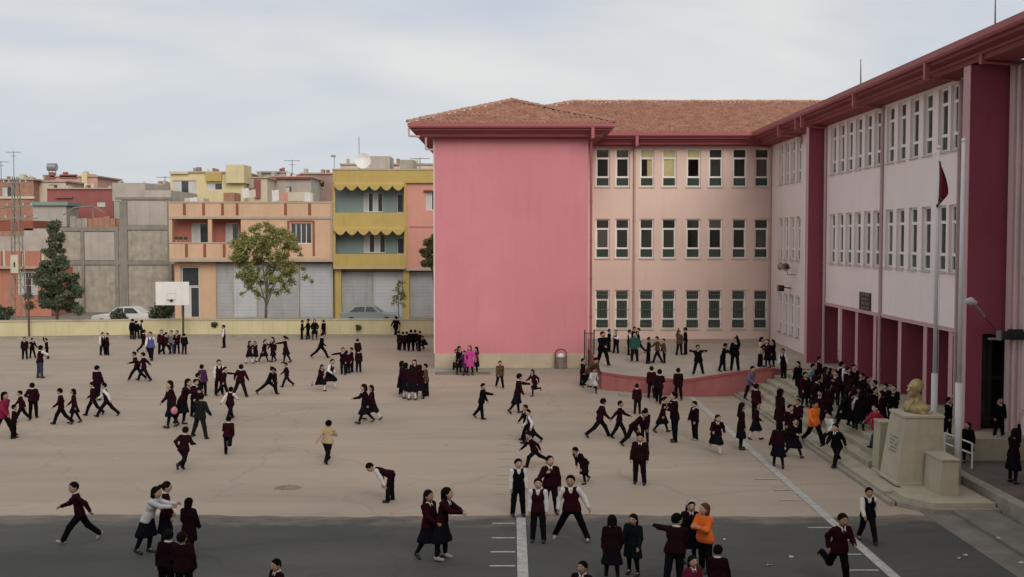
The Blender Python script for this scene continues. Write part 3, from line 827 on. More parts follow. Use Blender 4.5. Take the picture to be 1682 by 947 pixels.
# lettering on the side towards the yard, a few worn lines
b = MB(); random.seed(11)
for r in range(5):
    z = H * .66 - r * .085; y = .38
    while y < .86:
        wd_ = random.uniform(.03, .055); xo = .22 * z / H - .006
        if random.random() > .1: b.box(xo, xo + .012, y, y + .016, z - .028, z + .028); b.box(xo, xo + .012, y + .018, y + wd_, z + .012, z + .028)
        y += wd_ + .018
b.build('inscription', m_blueletters, mon)['kind'] = 'stuff'
lb = thing('low_stone_block', 'low beige stone block in front of the monument pedestal', 'stone block', (9.91, PYF - 1.08, .2))
zl = P(1555, 757, PYF - 1.05).z - .2
b = MB(); taper(b, 0, .44, 0, 1.0, 0, zl, .05, 0, .03, 0); b.build('block', m_mon, lb)
b = MB(); b.bbox(.02, .47, -.01, 1.0, zl - .002, zl + .05, .01); b.build('cap', m_mon, lb)
ck = thing('stair_cheek_wall', 'mossy low stone cheek wall ending the steps beside the pedestal', 'wall', (9.45, 28.05, .2))
zc = P(1450, 694, 28.2).z - .2
b = MB(); taper(b, 0, .36, 0, .5, -.01, zc, .05, 0, .02, 0); b.build('wall', m_moss, ck)
b = MB(); b.bbox(.03, .38, 0, .52, zc - .002, zc + .05, .01); b.build('cap', m_moss, ck)

# --- flagpoles
def flagpole(u, vb, vt, Y, label, r0, zb):
    bot, top = P(u, vb, Y), P(u, vt, Y)
    t = thing('flagpole', label, 'flagpole', (bot.x, Y, zb), group='flagpoles by the steps')
    h = top.z - zb
    b = MB(); b.tube([(0, 0, 0), (0, 0, h * .30)], r0 * 1.45, 12); b.build('sleeve', m_pole, t, smooth=True)
    b = MB(); b.tube([(0, 0, h * .29), (0, 0, h)], [r0, r0 * .72], 12); b.build('pole', m_pole, t, smooth=True)
    b = MB(); b.ell((0, 0, h + .03), (.06, .06, .06)); b.build('finial', m_pole, t, smooth=True)
    b = MB(); b.tube([(r0 + .02, -.02, 1.4), (r0 + .02, -.02, h * .96)], .006, 5); b.build('halyard', m_pole, t)
    return t, h
fp1, h1 = flagpole(1539, 690, 252, 29.8, 'white flagpole with a limp red flag behind the bust', .055, .2 + .0)
fp1.location.x = px(1539, 28.2); fp1.location.y = 28.2
fp2, h2 = flagpole(1573, 755, 232, 26.3, 'bare white flagpole on the near side of the monument', .06, .2)
# limp flag
Yf = 28.2; a = P(1538, 262, Yf); c = P(1545, 340, Yf)
n, mrow = 12, 16; b = MB(); vs = []
for j in range(mrow + 1):
    t = j / mrow; wid = (0.07 + .20 * math.sin(min(1, t * 1.15) * math.pi * .62)) * (1 if t < .72 else max(.05, (1 - t) / .28))
    for i in range(n + 1):
        s = i / n
        vs.append((a.x + .03 + wid * s - .02 * t, Yf - .05 + .07 * math.sin(s * 9 + t * 2.2) * (1 - .3 * t), a.z + (c.z - a.z) * t - .10 * s * (1 - t)))
fs = [(j * (n + 1) + i, j * (n + 1) + i + 1, (j + 1) * (n + 1) + i + 1, (j + 1) * (n + 1) + i) for j in range(mrow) for i in range(n)]
b.add(vs, fs)
mi = []
for j in range(mrow):
    for i in range(n): mi.append(1 if (i <= 1 and 9 <= j <= 14) else 0)
b.m = mi
fl = b.build('flag', [m_flag, m_white], None, smooth=True)
tag(fl, 'limp red flag with a white patch hanging from the flagpole', 'flag')

# --- rails by the monument
rl = thing('hand_rail', 'short white double hand rail right of the bust pedestal', 'railing', (P(1551, 760, 27.9).x, 27.9, .2))
b = MB()
for z in (.72, .98): b.tube([(0, 0, z), (.5, -.5, z - .18)], .022, 7)
b.build('rails', m_white, rl)
for (x, y, z) in ((0, 0, .98), (.5, -.5, .8)):
    b = MB(); b.tube([(x, y, 0), (x, y, z)], .024, 7); b.build('post', m_white, rl)

# --- litter bin on a hoop frame by the pink wall
yb = G(921, 609).y
bn = thing('litter_bin', 'small grey litter bin hung in a dark red hoop frame by the wall', 'bin', G(921, 609))
b = MB(); r = .26
pts = [(-r, 0, 0), (-r, 0, .82)] + [(r * -math.cos(math.pi * k / 8), 0, .82 + r * .75 * math.sin(math.pi * k / 8)) for k in range(1, 8)] + [(r, 0, .82), (r, 0, 0)]
b.tube(pts, .032, 7); b.build('hoop_frame', mat('bin_frame', (.14, .05, .05), .6, .1, 4), bn)
b = MB(); b.tube([(0, 0, .12), (0, 0, .62)], [.17, .21], 14, cap=True); b.tube([(0, 0, .62), (0, 0, .65)], .225, 14); b.build('bucket', mat('bin_grey', (.22, .18, .15), .7, .2, 4), bn)
b = MB(); b.ell((0, 0, .70), (.17, .15, .14), 10, 6); b.build('bin_bag', m_white, bn, smooth=True)
for s in (-1, 1):
    b = MB(); b.tube([(s * .2, 0, .45), (s * .26, 0, .45)], .02, 6); b.build('pivot', m_dark, bn)

# --- iron gate by the corner of the end block
gp = P(962, 600, 46.5)
gt = thing('iron_railing', 'short black iron railing against the corner of the pink block', 'railing', (px(961, 49.8), 49.8, 0.11))
b = MB(); 
for x in (0, .42): b.tube([(x, 0, 0), (x, 0, 1.9)], .03, 6)
for z in (.3, 1.75): b.tube([(0, 0, z), (.42, 0, z)], .02, 6)
b.build('frame', m_dark, gt)
for i in range(1, 5):
    b = MB(); b.tube([(.42 * i / 5, 0, .3), (.42 * i / 5, 0, 1.75)], .012, 5); b.build('bar', m_dark, gt)

# --- loudspeakers, camera and lamps on the long wing
def horn(parent, c, dirv, L_=.42, r=.19, m=None):
    c, d = Vector(c), Vector(dirv).normalized(); b = MB()
    b.tube([c, c + d * L_ * .25, c + d * L_ * .6, c + d * L_ * .9, c + d * L_], [.05, .06, .10, r * .8, r], 14, cap=False)
    b.tube([c - d * .14, c], [.06, .06], 10)
    return b.build('horn', m, parent, smooth=True)
m_horn = mat('horn_beige', (.33, .26, .21), .5, .1, 3)
yh = 50.3; zh = P(1300, 440, yh).z
ls = thing('loudspeaker_pair', 'pair of grey horn loudspeakers fixed to the wall below windows', 'loudspeaker', (X_C, yh, zh - .3))
b = MB(); b.tube([(0, 0, 0), (-.35, 0, 0), (-.35, 0, .3)], .025, 6); b.build('bracket', m_steel, ls)
horn(ls, (-.35, .15, .32), (-.5, .85, .12), m=m_horn); horn(ls, (-.35, -.15, .32), (-.5, -.85, .1), m=m_horn)
yc = 51.0; zc_ = P(1292, 473, yc).z
fc = thing('wall_floodlight', 'small black floodlight on the wall beneath the loudspeakers', 'lamp', (X_C, yc, zc_))
b = MB(); b.tube([(0, 0, 0), (-.35, 0, .04)], .03, 6); b.build('arm', m_dark, fc)
b = MB(); b.bbox(-.62, -.35, -.2, .2, -.14, .14, .03); b.build('housing', m_dark, fc)
b = MB(); b.box(-.632, -.621, -.16, .16, -.1, .1); b.build('lens', g_pale, fc)
# street-lamp arm over the side door
lp = thing('door_lamp', 'curved lamp arm with grey head above the dark side door', 'lamp', (12.98, Y_FIN_NEAR - .02, 3.62))
A_ = P(1635, 548, Y_FIN_NEAR - .15); B_ = P(1632, 536, Y_FIN_NEAR - .4); C_ = P(1617, 520, Y_FIN_NEAR - .8); D2 = P(1600, 497, Y_FIN_NEAR - 1.2); E_ = P(1588, 494, Y_FIN_NEAR - 1.4)
o0 = lp.location
b = MB(); b.tube([Vector((A_.x, Y_FIN_NEAR - .02, A_.z)) - o0, A_ - o0, B_ - o0, C_ - o0], .03, 7); b.build('arm', m_red, lp)
b = MB(); b.tube([C_ - o0, D2 - o0], .032, 7); b.build('arm', m_steel, lp)
b = MB(); b.tube([D2 - o0 + Vector((.05, 0, .0)), (D2 + E_) / 2 - o0 + Vector((0, 0, .02)), E_ - o0], [.05, .11, .06], 10); b.build('head', m_pole, lp, smooth=True)
fl2 = thing('corner_floodlight', 'black floodlight on the pale corner column beside the side door', 'lamp', (X_N - .24, 29.3, P(1655, 550, 29.2).z))
b = MB(); b.tube([(0, 0, 0), (-.12, -.15, .03)], .025, 6); b.build('arm', m_dark, fl2)
b = MB(); b.bbox(-.34, .30, -.42, -.15, -.10, .12, .03); b.build('housing', m_dark, fl2)
b = MB(); b.box(-.42, -.342, -.36, -.2, -.12, .14); b.build('lens', m_steel, fl2)
b = MB(); b.bbox(-.12, .42, -.36, -.18, .125, .17, .01); b.build('shade', m_dark, fl2)

# --- basketball hoop
bp = G(301, 555)
bk = thing('basketball_hoop', 'white basketball backboard on a dark post in front of the yard wall', 'basketball hoop', bp)
Yk = bp.y
def L3(u, v, dy=0):
    q = P(u, v, Yk + dy); return Vector((q.x - bp.x, dy, q.z))
b = MB(); b.tube([(0, 0, 0), L3(301, 492)], .065, 8); b.build('post', mat('post_dark', (.07, .05, .05), .6, .1, 3), bk)
p0, p1 = L3(256, 501, -.8), L3(310.5, 462.5, -.8)
b = MB(); b.bbox(p0.x, p1.x, -.83, -.78, p0.z, p1.z, .012); bb = b.build('backboard', mat('backboard_white', (.70, .69, .66), .6, .06, 1.2, streak=.2), bk)
b = MB(); q = L3(282, 492, -.8)
b.box(q.x - .28, q.x - .24, -.845, -.832, q.z, q.z + .42); b.box(q.x + .24, q.x + .28, -.845, -.832, q.z, q.z + .42); b.box(q.x - .24, q.x + .24, -.845, -.832, q.z + .38, q.z + .42); b.box(q.x - .24, q.x + .24, -.845, -.832, q.z, q.z + .04)
b.build('target_square', mat('faint_mark', (.58, .56, .53), .7, .05, 2), bb)
b = MB(); ring = [(q.x + .22 * math.cos(2 * math.pi * k / 16), -1.1 + .22 * math.sin(2 * math.pi * k / 16), q.z) for k in range(17)]
b.tube(ring, .018, 6, cap=False); b.box(q.x - .07, q.x + .07, -.9, -.84, q.z - .12, q.z + .03); b.build('rim', m_dark, bk)
b = MB(); b.tube([L3(301, 494), (p1.x - .2, -.78, p1.z - .5)], .04, 6); b.tube([L3(301, 494), (p0.x + .6, -.78, p0.z + .5)], .04, 6); b.build('bracket', m_dark, bk)

# --- dirt, leaves and litter on the ground
b = MB(); cdp = G(470, 801)
pts = []
for k in range(18):
    a = 2 * math.pi * k / 18; r = random.uniform(.75, 1.1); pts.append((.62 * r * math.cos(a), .36 * r * math.sin(a), .004))
vs = pts + [(x * .55 + .1, y * .5, .05 + random.uniform(-.012, .02)) for (x, y, z) in pts] + [(.12, 0, .085)]
fs = [(i, (i + 1) % 18, 18 + (i + 1) % 18, 18 + i) for i in range(18)] + [(18 + i, 18 + (i + 1) % 18, 36) for i in range(18)]
b.add(vs, fs); o = b.build('dirt_heap', mat('dirt', (.235, .180, .135), .95, .3, 6), None); o.location = cdp; o.scale = (.62, .7, .9)
tag(o, 'small flat heap of brown dirt on the bare yard', 'dirt heap')
random.seed(21)
mp_ = mat('litter_paper', (.52, .49, .44), .8, .1, 5)
lm = MB(); lm.add([(-.05, -.03, .006), (.05, -.035, .012), (.06, .03, .005), (0, .045, .03), (-.05, .035, .008)], [(0, 1, 2, 3, 4)]); lme = lm.mesh('paper_scrap'); lme.materials.append(mp_)
spots = [(1300, 915, 'pale paper scrap on the dark asphalt below the painted ticks'), (1576, 917, 'pale paper scrap on dark asphalt left of the pavement corner'), (1640, 889, 'pale paper scrap lying on the asphalt at the pavement edge'),
         (1585, 912, 'small paper scrap near the pavement by the frame corner'), (1264, 928, 'pale scrap of paper at the bottom left of the painted line'), (192, 754, 'tiny white scrap on the bare concrete at the left'), (733, 731, 'tiny white paper scrap mid yard right of the bending child'), (76, 787, 'tiny pale scrap on concrete above the striding child'),
         (1190, 886, 'pale paper scrap on asphalt right of the orange jacket'), (1678, 925, 'pale paper scrap by the right frame edge on asphalt')]
for u, v, l in spots:
    g = hit(u, v); o = link('paper_scrap', lme, None, g, random.uniform(0, 6)); o.scale = [random.uniform(.7, 1.1)] * 3
    tag(o, l, 'litter', 'paper scraps on the ground')
# ================================================================== STREET BEHIND THE YARD
m_peach = mat('plaster_peach', (0.60, 0.40, 0.26), .85, .10, .5, streak=.3)
m_peach2 = mat('plaster_salmon', (0.60, 0.36, 0.28), .85, .10, .5, streak=.3)
m_salred = mat('plaster_red', (0.42, 0.15, 0.115), .85, .10, .6, streak=.2)
m_stripe = mat('stripe_brick_red', (0.27, 0.085, 0.055), .85, .10, 1)
m_ochre = mat('plaster_ochre', (0.47, 0.345, 0.115), .85, .10, .5, streak=.3)
m_teal = mat('plaster_teal', (0.22, 0.29, 0.27), .85, .08, .5)
m_hpink = mat('plaster_pink', (0.60, 0.29, 0.225), .85, .08, .5, streak=.2)
m_shut = mat('roller_shutter', (0.47, 0.48, 0.50), .5, .06, .6, streak=.25)
m_shut_b = mat('roller_shutter_dusty', (0.40, 0.40, 0.40), .55, .10, .9, streak=.45)
m_shut_c = mat('roller_shutter_pale', (0.52, 0.53, 0.54), .5, .07, .7, streak=.35)
m_conc = mat('raw_concrete', (0.37, 0.335, 0.275), .95, .26, 1.6, streak=.5, bump=.4, bscale=12)
m_concd = mat('raw_concrete_dark', (0.26, 0.24, 0.205), .95, .22, .8, streak=.5)
m_brick = mat('brick_orange', (0.37, 0.20, 0.135), .9, .2, 1.5)
m_mar2 = mat('plaster_maroon', (0.31, 0.105, 0.095), .85, .12, .6)
m_yel = mat('plaster_yellow', (0.64, 0.55, 0.32), .85, .10, .6, streak=.3)
m_cream = mat('plaster_cream', (0.60, 0.52, 0.40), .85, .10, .6, streak=.3)
m_hgrey = mat('plaster_grey', (0.42, 0.38, 0.33), .9, .16, .6, streak=.4)
m_oran = mat('plaster_orange', (0.47, 0.20, 0.135), .85, .12, .6, streak=.3)
m_hglass = mat('house_glass', (0.045, 0.05, 0.055), .08, 0.2, .8, spec=.6)
m_hframe = mat('house_frame', (0.66, 0.64, 0.60), .6, .06, 2)
m_curtw = mat('house_curtain', (0.52, 0.52, 0.50), .9, .1, 3)
m_slab2 = mat('slab_edge', (0.45, 0.36, 0.28), .9, .12, 1, streak=.3)

class House:
    def __init__(s, name, label, u, Y, cat='house'):
        s.o = thing(name, label, cat, (px(u, Y), Y, 0)); s.l = s.o.location.copy(); s.Y = Y
    def box(s, name, m, u0, u1, v0, v1, front=0.0, depth=4.0, ref=None, z0=None):
        """box whose front face covers a pixel rectangle at the depth Y+front"""
        Yf = s.Y + front; b = MB()
        x0, x1 = px(u0, Yf), px(u1, Yf); za, zb = (pz(v1, Yf) if z0 is None else z0), pz(v0, Yf)
        b.box(x0 - s.l.x, x1 - s.l.x, front, front + depth, za, zb); return b.build(name, m, s.o)
    def front(s, name, m, u0, u1, v0, v1, holes=(), front=0.0, D=.22, z0=None):
        Yf = s.Y + front
        hs = [(px(a, Yf) - s.l.x, px(c, Yf) - s.l.x, pz(q, Yf), pz(p, Yf)) for (a, c, p, q) in holes]
        return facade(name, (0, front, 0), (1, 0, 0), (0, -1, 0), px(u0, Yf) - s.l.x, px(u1, Yf) - s.l.x, pz(v1, Yf) if z0 is None else z0, pz(v0, Yf), hs, m, s.o, D)
    def win(s, u0, u1, v0, v1, front=0.0, n=2, curtain=False, D=.12, fm=None, bars=0):
        Yf = s.Y + front; x0, x1 = px(u0, Yf) - s.l.x, px(u1, Yf) - s.l.x; z0, z1 = pz(v1, Yf), pz(v0, Yf)
        b = MB(); t = .06; y0, y1 = front + D, front + D + .06
        b.box(x0, x1, y0, y1, z0, z0 + t); b.box(x0, x1, y0, y1, z1 - t, z1)
        w = (x1 - x0)
        for i in range(n + 1):
            xc = x0 + (w - t) * i / n; b.box(xc, xc + t, y0 + .002, y1 - .002, z0 + t, z1 - t)
        f = b.build('window', fm or m_hframe, s.o)
        for i in range(n):
            xa, xb = x0 + (w - t) * i / n + t, x0 + (w - t) * (i + 1) / n
            p = MB(); p.box(xa, xb, y0 + .025, y0 + .035, z0 + t, z1 - t)
            p.build('pane', (m_curtw if curtain and i % 2 == 0 else m_hglass), f)
        if bars:
            g = MB()
            for i in range(1, bars): g.tube([(x0 + w * i / bars, front - .05, z0 + .02), (x0 + w * i / bars, front - .05, z1 - .02)], .018, 5)
            for k in (.1, .4, .7, .95): g.box(x0, x1, front - .06, front - .04, z0 + (z1 - z0) * k - .015, z0 + (z1 - z0) * k + .015)
            g.build('grille', m_hframe, f)
        return f
    def shutter(s, u0, u1, v0, v1, front=.1):
        Yf = s.Y + front; x0, x1 = px(u0, Yf) - s.l.x, px(u1, Yf) - s.l.x; z0, z1 = pz(v1, Yf), pz(v0, Yf)
        b = MB(); z = z0
        while z < z1 - .01:
            zt = min(z + .11, z1)
            b.add([(x0, front, z), (x1, front, z), (x1, front - .022, z + .03), (x0, front - .022, z + .03), (x1, front - .022, zt - .025), (x0, front - .022, zt - .025), (x1, front, zt), (x0, front, zt)],
                  [(0, 1, 2, 3), (3, 2, 4, 5), (5, 4, 6, 7)]); z += .11
        o = b.build('roller_shutter', random.choice([m_shut, m_shut_b, m_shut_c]), s.o)
        r = MB(); r.box(x0 - .04, x0 + .03, front - .06, front + .02, z0, z1); r.box(x1 - .03, x1 + .04, front - .06, front + .02, z0, z1); r.box(x0, x1, front - .05, front - .025, z0, z0 + .1)
        r.build('shutter_rail', m_hgrey, o); return o

# ---- peach house with striped parapets
H = House('peach_house', 'two storey peach house with red striped parapets and roller shutters', 413, 84, 'house')
H.box('wall', m_peach2, 281, 547, 352, 433, 1.6, 9)                     # body of the upper floor, set back
H.box('wall', m_peach, 286, 547, 430, 560, .9, 9, z0=0)
H.box('roof_slab', m_slab2, 278, 547.5, 355, 359, -.15, 11)
H.box('parapet', m_peach, 278, 547.5, 333, 355, -.1, .2)
H.box('parapet_coping', m_slab2, 277.5, 548, 330.5, 333, -.15, .3)
H.box('balcony_slab', m_slab2, 278, 547, 424, 429.5, -.15, 4)
H.box('balcony_wall', m_peach, 278, 396, 399.5, 424, -.1, .18)
H.box('balcony_coping', m_slab2, 278, 396, 397.5, 399.5, -.14, .28)
for u in (303.5, 335, 366, 390, 469.5, 509): H.box('stripe', m_stripe, u - 2.2, u + 2.2, 334, 353, -.14, .05)
for u in (306, 336, 368): H.box('stripe', m_stripe, u - 2.2, u + 2.2, 400.5, 422, -.14, .05)
H.box('pillar', m_peach, 342, 348, 358, 399, -.08, .35)
H.box('pillar', m_peach, 278, 283, 358, 399, -.08, .35)
H.front('wall', m_salred, 283, 396, 359, 424, [(314, 342, 366, 399), (370, 392, 366, 399)], 1.35)
H.win(314, 342, 366, 399, 1.35, 2, True); H.win(370, 392, 366, 399, 1.35, 2, True)
H.front('wall', m_peach, 396, 547, 359, 426, [(477, 512, 366, 400)], -.05)
H.win(477, 512, 366, 400, -.05, 4, False)
H.box('stripe', m_stripe, 472, 475.5, 362, 420, -.09, .05); H.box('stripe', m_stripe, 513.5, 517, 362, 420, -.09, .05)
H.box('stripe', m_stripe, 475.5, 513.5, 361.5, 364.5, -.09, .05)
H.front('wall', m_peach, 286, 354, 430, 530, [(296, 327, 437, 520)], .7, z0=0)
H.win(297, 326, 438, 470, .7, 1); H.win(297, 326, 471, 524, .7, 2, True)
for (a, c) in ((356, 381), (383, 421), (423, 490), (492.5, 546)): H.shutter(a, c, 433, 522, .75)
for i, (u, w) in enumerate(((292, 12), (303, 5), (312, 5))):            # potted plants on the balcony
    pass
# roof clutter: tank, box, laundry
b = MB(); b.tube([(px(505, 86) - H.l.x, 2.5, pz(331, 86)), (px(505, 86) - H.l.x, 2.5, pz(316, 86))], .42, 12); b.build('water_tank', m_white, H.o, smooth=False)
H.box('roof_shed', m_brick, 368, 386, 316, 333, 2.0, 2); H.box('roof_shed', m_cream, 304, 335, 325, 333, 1.5, 1.5)

# washing, air conditioner, flower pots and a dish on the peach house
for (u, v0, v1, mm) in ((398, 309, 325, m_white), (409, 311, 324, m_cream), (447, 312, 330, m_white), (462, 316, 330, m_hpink), (313, 324, 332, m_white)):
    x0 = px(u, 85.2) - H.l.x; b = MB(); n = 6; w_ = .55
    vs = []
    for j in range(4):
        for i in range(n + 1): vs.append((x0 + w_ * i / n, 1.2 + .05 * math.sin(i * 2.1 + j), pz(v0, 85.2) + (pz(v1, 85.2) - pz(v0, 85.2)) * j / 3 - .03 * math.sin(i)))
    b.add(vs, [(j * (n + 1) + i, j * (n + 1) + i + 1, (j + 1) * (n + 1) + i + 1, (j + 1) * (n + 1) + i) for j in range(3) for i in range(n)])
    tag(b.build('washing', mm, None), {398: 'white sheet drying on the roof behind the striped parapet', 409: 'cream cloth drying beside the white sheet on the roof', 447: 'tall white cloth drying on the roof near the middle', 462: 'pink cloth drying on the roof right of the tall white one', 313: 'small white cloth on the parapet at the left of the peach house'}[u], 'laundry', 'washing on the peach roof').location = H.l
for u in (290, 297, 305):
    b = MB(); x0 = px(u, 84) - H.l.x; z0 = pz(397.5, 84); b.tube([(x0, 0, z0), (x0, 0, z0 + .2)], [.09, .12], 10); b.ell((x0, 0, z0 + .3), (.16, .16, .16), 8, 5, 1); b.build('flower_pot', [m_brick, mat('pot_leaf', (.05, .06, .03), .8, .3, 8)], H.o)
b = MB(); x0 = px(452, 84) - H.l.x; b.bbox(x0, x0 + .8, -.4, -.08, pz(392, 84), pz(380, 84), .02); b.build('air_conditioner', m_white, H.o)
b = MB(); b.tube([(px(545.5, 84) - H.l.x, -.16, pz(430, 84)), (px(545.5, 84) - H.l.x, -.16, pz(332, 84))], .05, 6); b.build('downpipe', m_hgrey, H.o)

# ---- ochre house with scalloped awnings, pink neighbour
H = House('ochre_house', 'three storey ochre house with teal balconies and scalloped yellow awnings', 606, 84)
H.box('wall', m_ochre, 548, 667, 300, 432, 1.55, 9)
H.box('parapet', m_ochre, 547, 715, 279, 300, -.15, 10)
H.box('parapet_coping', m_slab2, 546.5, 716, 276.5, 279, -.2, 10.2)
for (va, vb, wl) in ((302, 350, [(597, 629, 316, 348), (652, 663, 318, 349)]), (376, 418, [(597, 633, 384, 415), (652, 664, 390, 417)])):
    H.front('wall', m_teal, 549, 666, va, vb, wl, 1.1)
    H.win(*wl[0], 1.1, 4, True); H.win(*wl[1], 1.1, 1)
for (va, vb) in ((349, 376), (417, 438)):
    H.box('balcony_wall', m_ochre, 547.5, 665, va, vb, -.15, .2)
    H.box('balcony_slab', m_slab2, 547.5, 665, vb, vb + 3.5, -.2, 1.6)
H.box('pillar', m_ochre, 547, 551, 300, 440, -.1, .3); H.box('pillar', m_ochre, 664, 668, 300, 440, -.1, .3)
def awning(va, vb, tip):
    b = MB(); Yf = -.45; n = 6; x0, x1 = px(551, 84) - H.l.x, px(665, 84) - H.l.x
    za, zb, zt = pz(va, 84), pz(vb, 84), pz(tip, 84)
    b.add([(x0, .0, za), (x1, .0, za), (x1, Yf, zb), (x0, Yf, zb)], [(0, 1, 2, 3)])
    w = (x1 - x0) / n
    for i in range(n):
        xa = x0 + i * w; pts = [(xa, Yf, zb)]
        for k in range(9):
            t = k / 8; pts.append((xa + w * t, Yf - .005, zb - (zb - zt) * (0.25 + .75 * math.sin(math.pi * t))))
        pts.append((xa + w, Yf, zb)); b.add(pts, [tuple(range(len(pts)))])
    b.build('awning', m_ochre, H.o)
awning(297, 303, 313); awning(371, 376, 386)
H.box('wall', m_ochre, 548, 715, 440, 560, 1.0, 9, z0=0)
for u in (555, 667): H.box('pillar', m_ochre, u - 5, u + 5, 441, 530, .3, .4, z0=0)
H.shutter(561, 611, 446, 522, .8); H.shutter(613, 662, 446, 522, .8); H.shutter(674, 716, 446, 522, .8)
for (u, dx) in ((590, 0),):
    bp_ = P(590, 276, 86)
    b = MB(); b.tube([(bp_.x - H.l.x, 2, bp_.z - .2), (bp_.x - H.l.x, 2, P(590, 224, 86).z)], .03, 6); b.build('mast', m_steel, H.o)
dd = MB(); c = P(597, 264, 86); c = Vector((c.x - H.l.x, 1.8, c.z)); n = 14
vs = [tuple(c + Vector((0, .18, 0)))]
for (r, dy) in ((.3, .12), (.62, -.08)):
    for k in range(n):
        a = 2 * math.pi * k / n; vs.append(tuple(c + Vector((r * math.cos(a), dy + .25 * math.sin(a) * r, r * math.sin(a)))))
fs = [(0, 1 + k, 1 + (k + 1) % n) for k in range(n)] + [(1 + k, n + 1 + k, n + 1 + (k + 1) % n, 1 + (k + 1) % n) for k in range(n)]
dd.add(vs, fs); dd.tube([c + Vector((0, .2, 0)), c + Vector((.1, .4, -.75))], .04, 6); dd.tube([c + Vector((0, .2, 0)), c + Vector((-.3, .4, -.75))], .03, 6)
dd.build('satellite_dish', m_white, H.o)
H.box('roof_shed', m_hgrey, 608, 641, 256, 279, 6, 3); H.box('roof_shed', m_conc, 657, 680, 262, 279, 5, 3)
b = MB(); q = P(549, 276, 84.5); b.tube([(q.x - H.l.x, .5, q.z), (q.x - H.l.x, .5, P(549, 254, 84.5).z)], .025, 5); q2 = P(549, 256, 84.5); b.box(q2.x - H.l.x - .25, q2.x - H.l.x + .1, .4, .6, q2.z - .08, q2.z + .08); b.build('aerial', m_steel, H.o)
H2 = House('pink_house', 'pink house wall between the ochre house and the school', 690, 84.2)
H2.front('wall', m_hpink, 668, 718, 300, 441, [(700, 718, 314, 345), (708, 718, 385, 412)], -.1)
H2.win(700, 718, 314, 345, -.1, 2, True); H2.win(708, 718, 385, 412, -.1, 1)
H2.box('floor_band', m_salred, 672, 718, 371.5, 373, -.14, .05); H2.box('slab', m_slab2, 666, 718, 440, 444, -.2, 1.2)
H2.box('sun_hood', m_stripe, 696, 718, 311.5, 313.5, -.4, .3)

# ---- raw concrete building
H = House('concrete_building', 'unplastered grey concrete frame building with blank block walls', 195, 92, 'building')
H.box('wall', m_conc, 200, 280, 327, 560, .12, 12, z0=0)
H.box('wall', m_conc, 100, 205, 378, 560, .12, 8, z0=0)
H.box('upper_wall', m_hgrey, 186, 240, 300, 330, 5, 8); H.box('upper_wall', m_hgrey, 238, 282, 312, 330, 4, 8)
for (a, c, p, q) in ((100, 280, 428, 434.5), (195, 280, 370, 377), (100, 190, 373, 379), (190, 282, 323.5, 327.5)): H.box('beam', m_concd, a, c, p, q, 0, .3)
for (a, c, v0) in ((133.5, 137.5, 378), (189, 194, 372), (197, 209, 330), (276, 281, 328)): H.box('column', m_concd, a, c, v0, 530, -.02, .3, z0=0)
for (a, c, p, q) in ((104, 132, 381, 427), (139, 188, 381, 427), (211, 275, 379, 427), (104, 132, 436, 520), (139, 188, 436, 520), (211, 275, 436, 520), (211, 275, 330, 369)):
    H.box('block_panel', random.choice([m_conc, m_hgrey, m_conc]), a, c, p, q, .06 + random.uniform(0, .04), .2)
# broken brick parapet on its lower roof
for i in range(9):
    u = 116 + i * 9.3; H.box('parapet_brick', m_brick if i > 2 else m_conc, u, u + 8.9, 354 + random.uniform(0, 5), 373, 1 + random.uniform(0, .3), .5)
b = MB(); q0 = P(141, 356, 92); b.tube([(q0.x - H.l.x, 1.6, pz(368, 92)), (q0.x - H.l.x, 1.6, pz(341, 92))], .06, 6)
b.tube([(px(92, 92) - H.l.x, 1.6, pz(352, 92)), (px(110, 92) - H.l.x, 1.6, pz(340, 92)), (px(141, 92) - H.l.x, 1.6, pz(337, 92)), (px(160, 92) - H.l.x, 1.8, pz(349, 92))], .06, 6); b.build('bare_beam', m_concd, H.o)

# ---- orange house at the left edge
H = House('orange_house', 'low orange house with white barred window at the left edge', 20, 87)
H.front('wall', m_oran, -60, 82, 440, 530, [(27, 61, 445, 484)], 0, z0=0)
H.box('wall', m_oran, -60, 82, 440, 530, .6, 7, z0=0)
H.win(27, 61, 445, 484, 0, 3, True, bars=7)
for i in range(4): H.box('parapet_panel', m_oran, -58 + i * 32, -30 + i * 32, 412, 437, -.5, .2)
H.box('balcony_slab', m_slab2, -60, 72, 437, 441, -.55, 1.5)
for i in range(5): H.box('parapet_post', m_cream, -60 + i * 32, -56 + i * 32, 410, 437, -.52, .26)
H.box('upper_wall', m_hgrey, -60, 100, 388, 440, 6, 5)
H.box('roof_slab', m_stripe, -60, 55, 362, 378, 9, 5); H.box('upper_wall', m_hgrey, 40, 100, 375, 400, 9, 4)

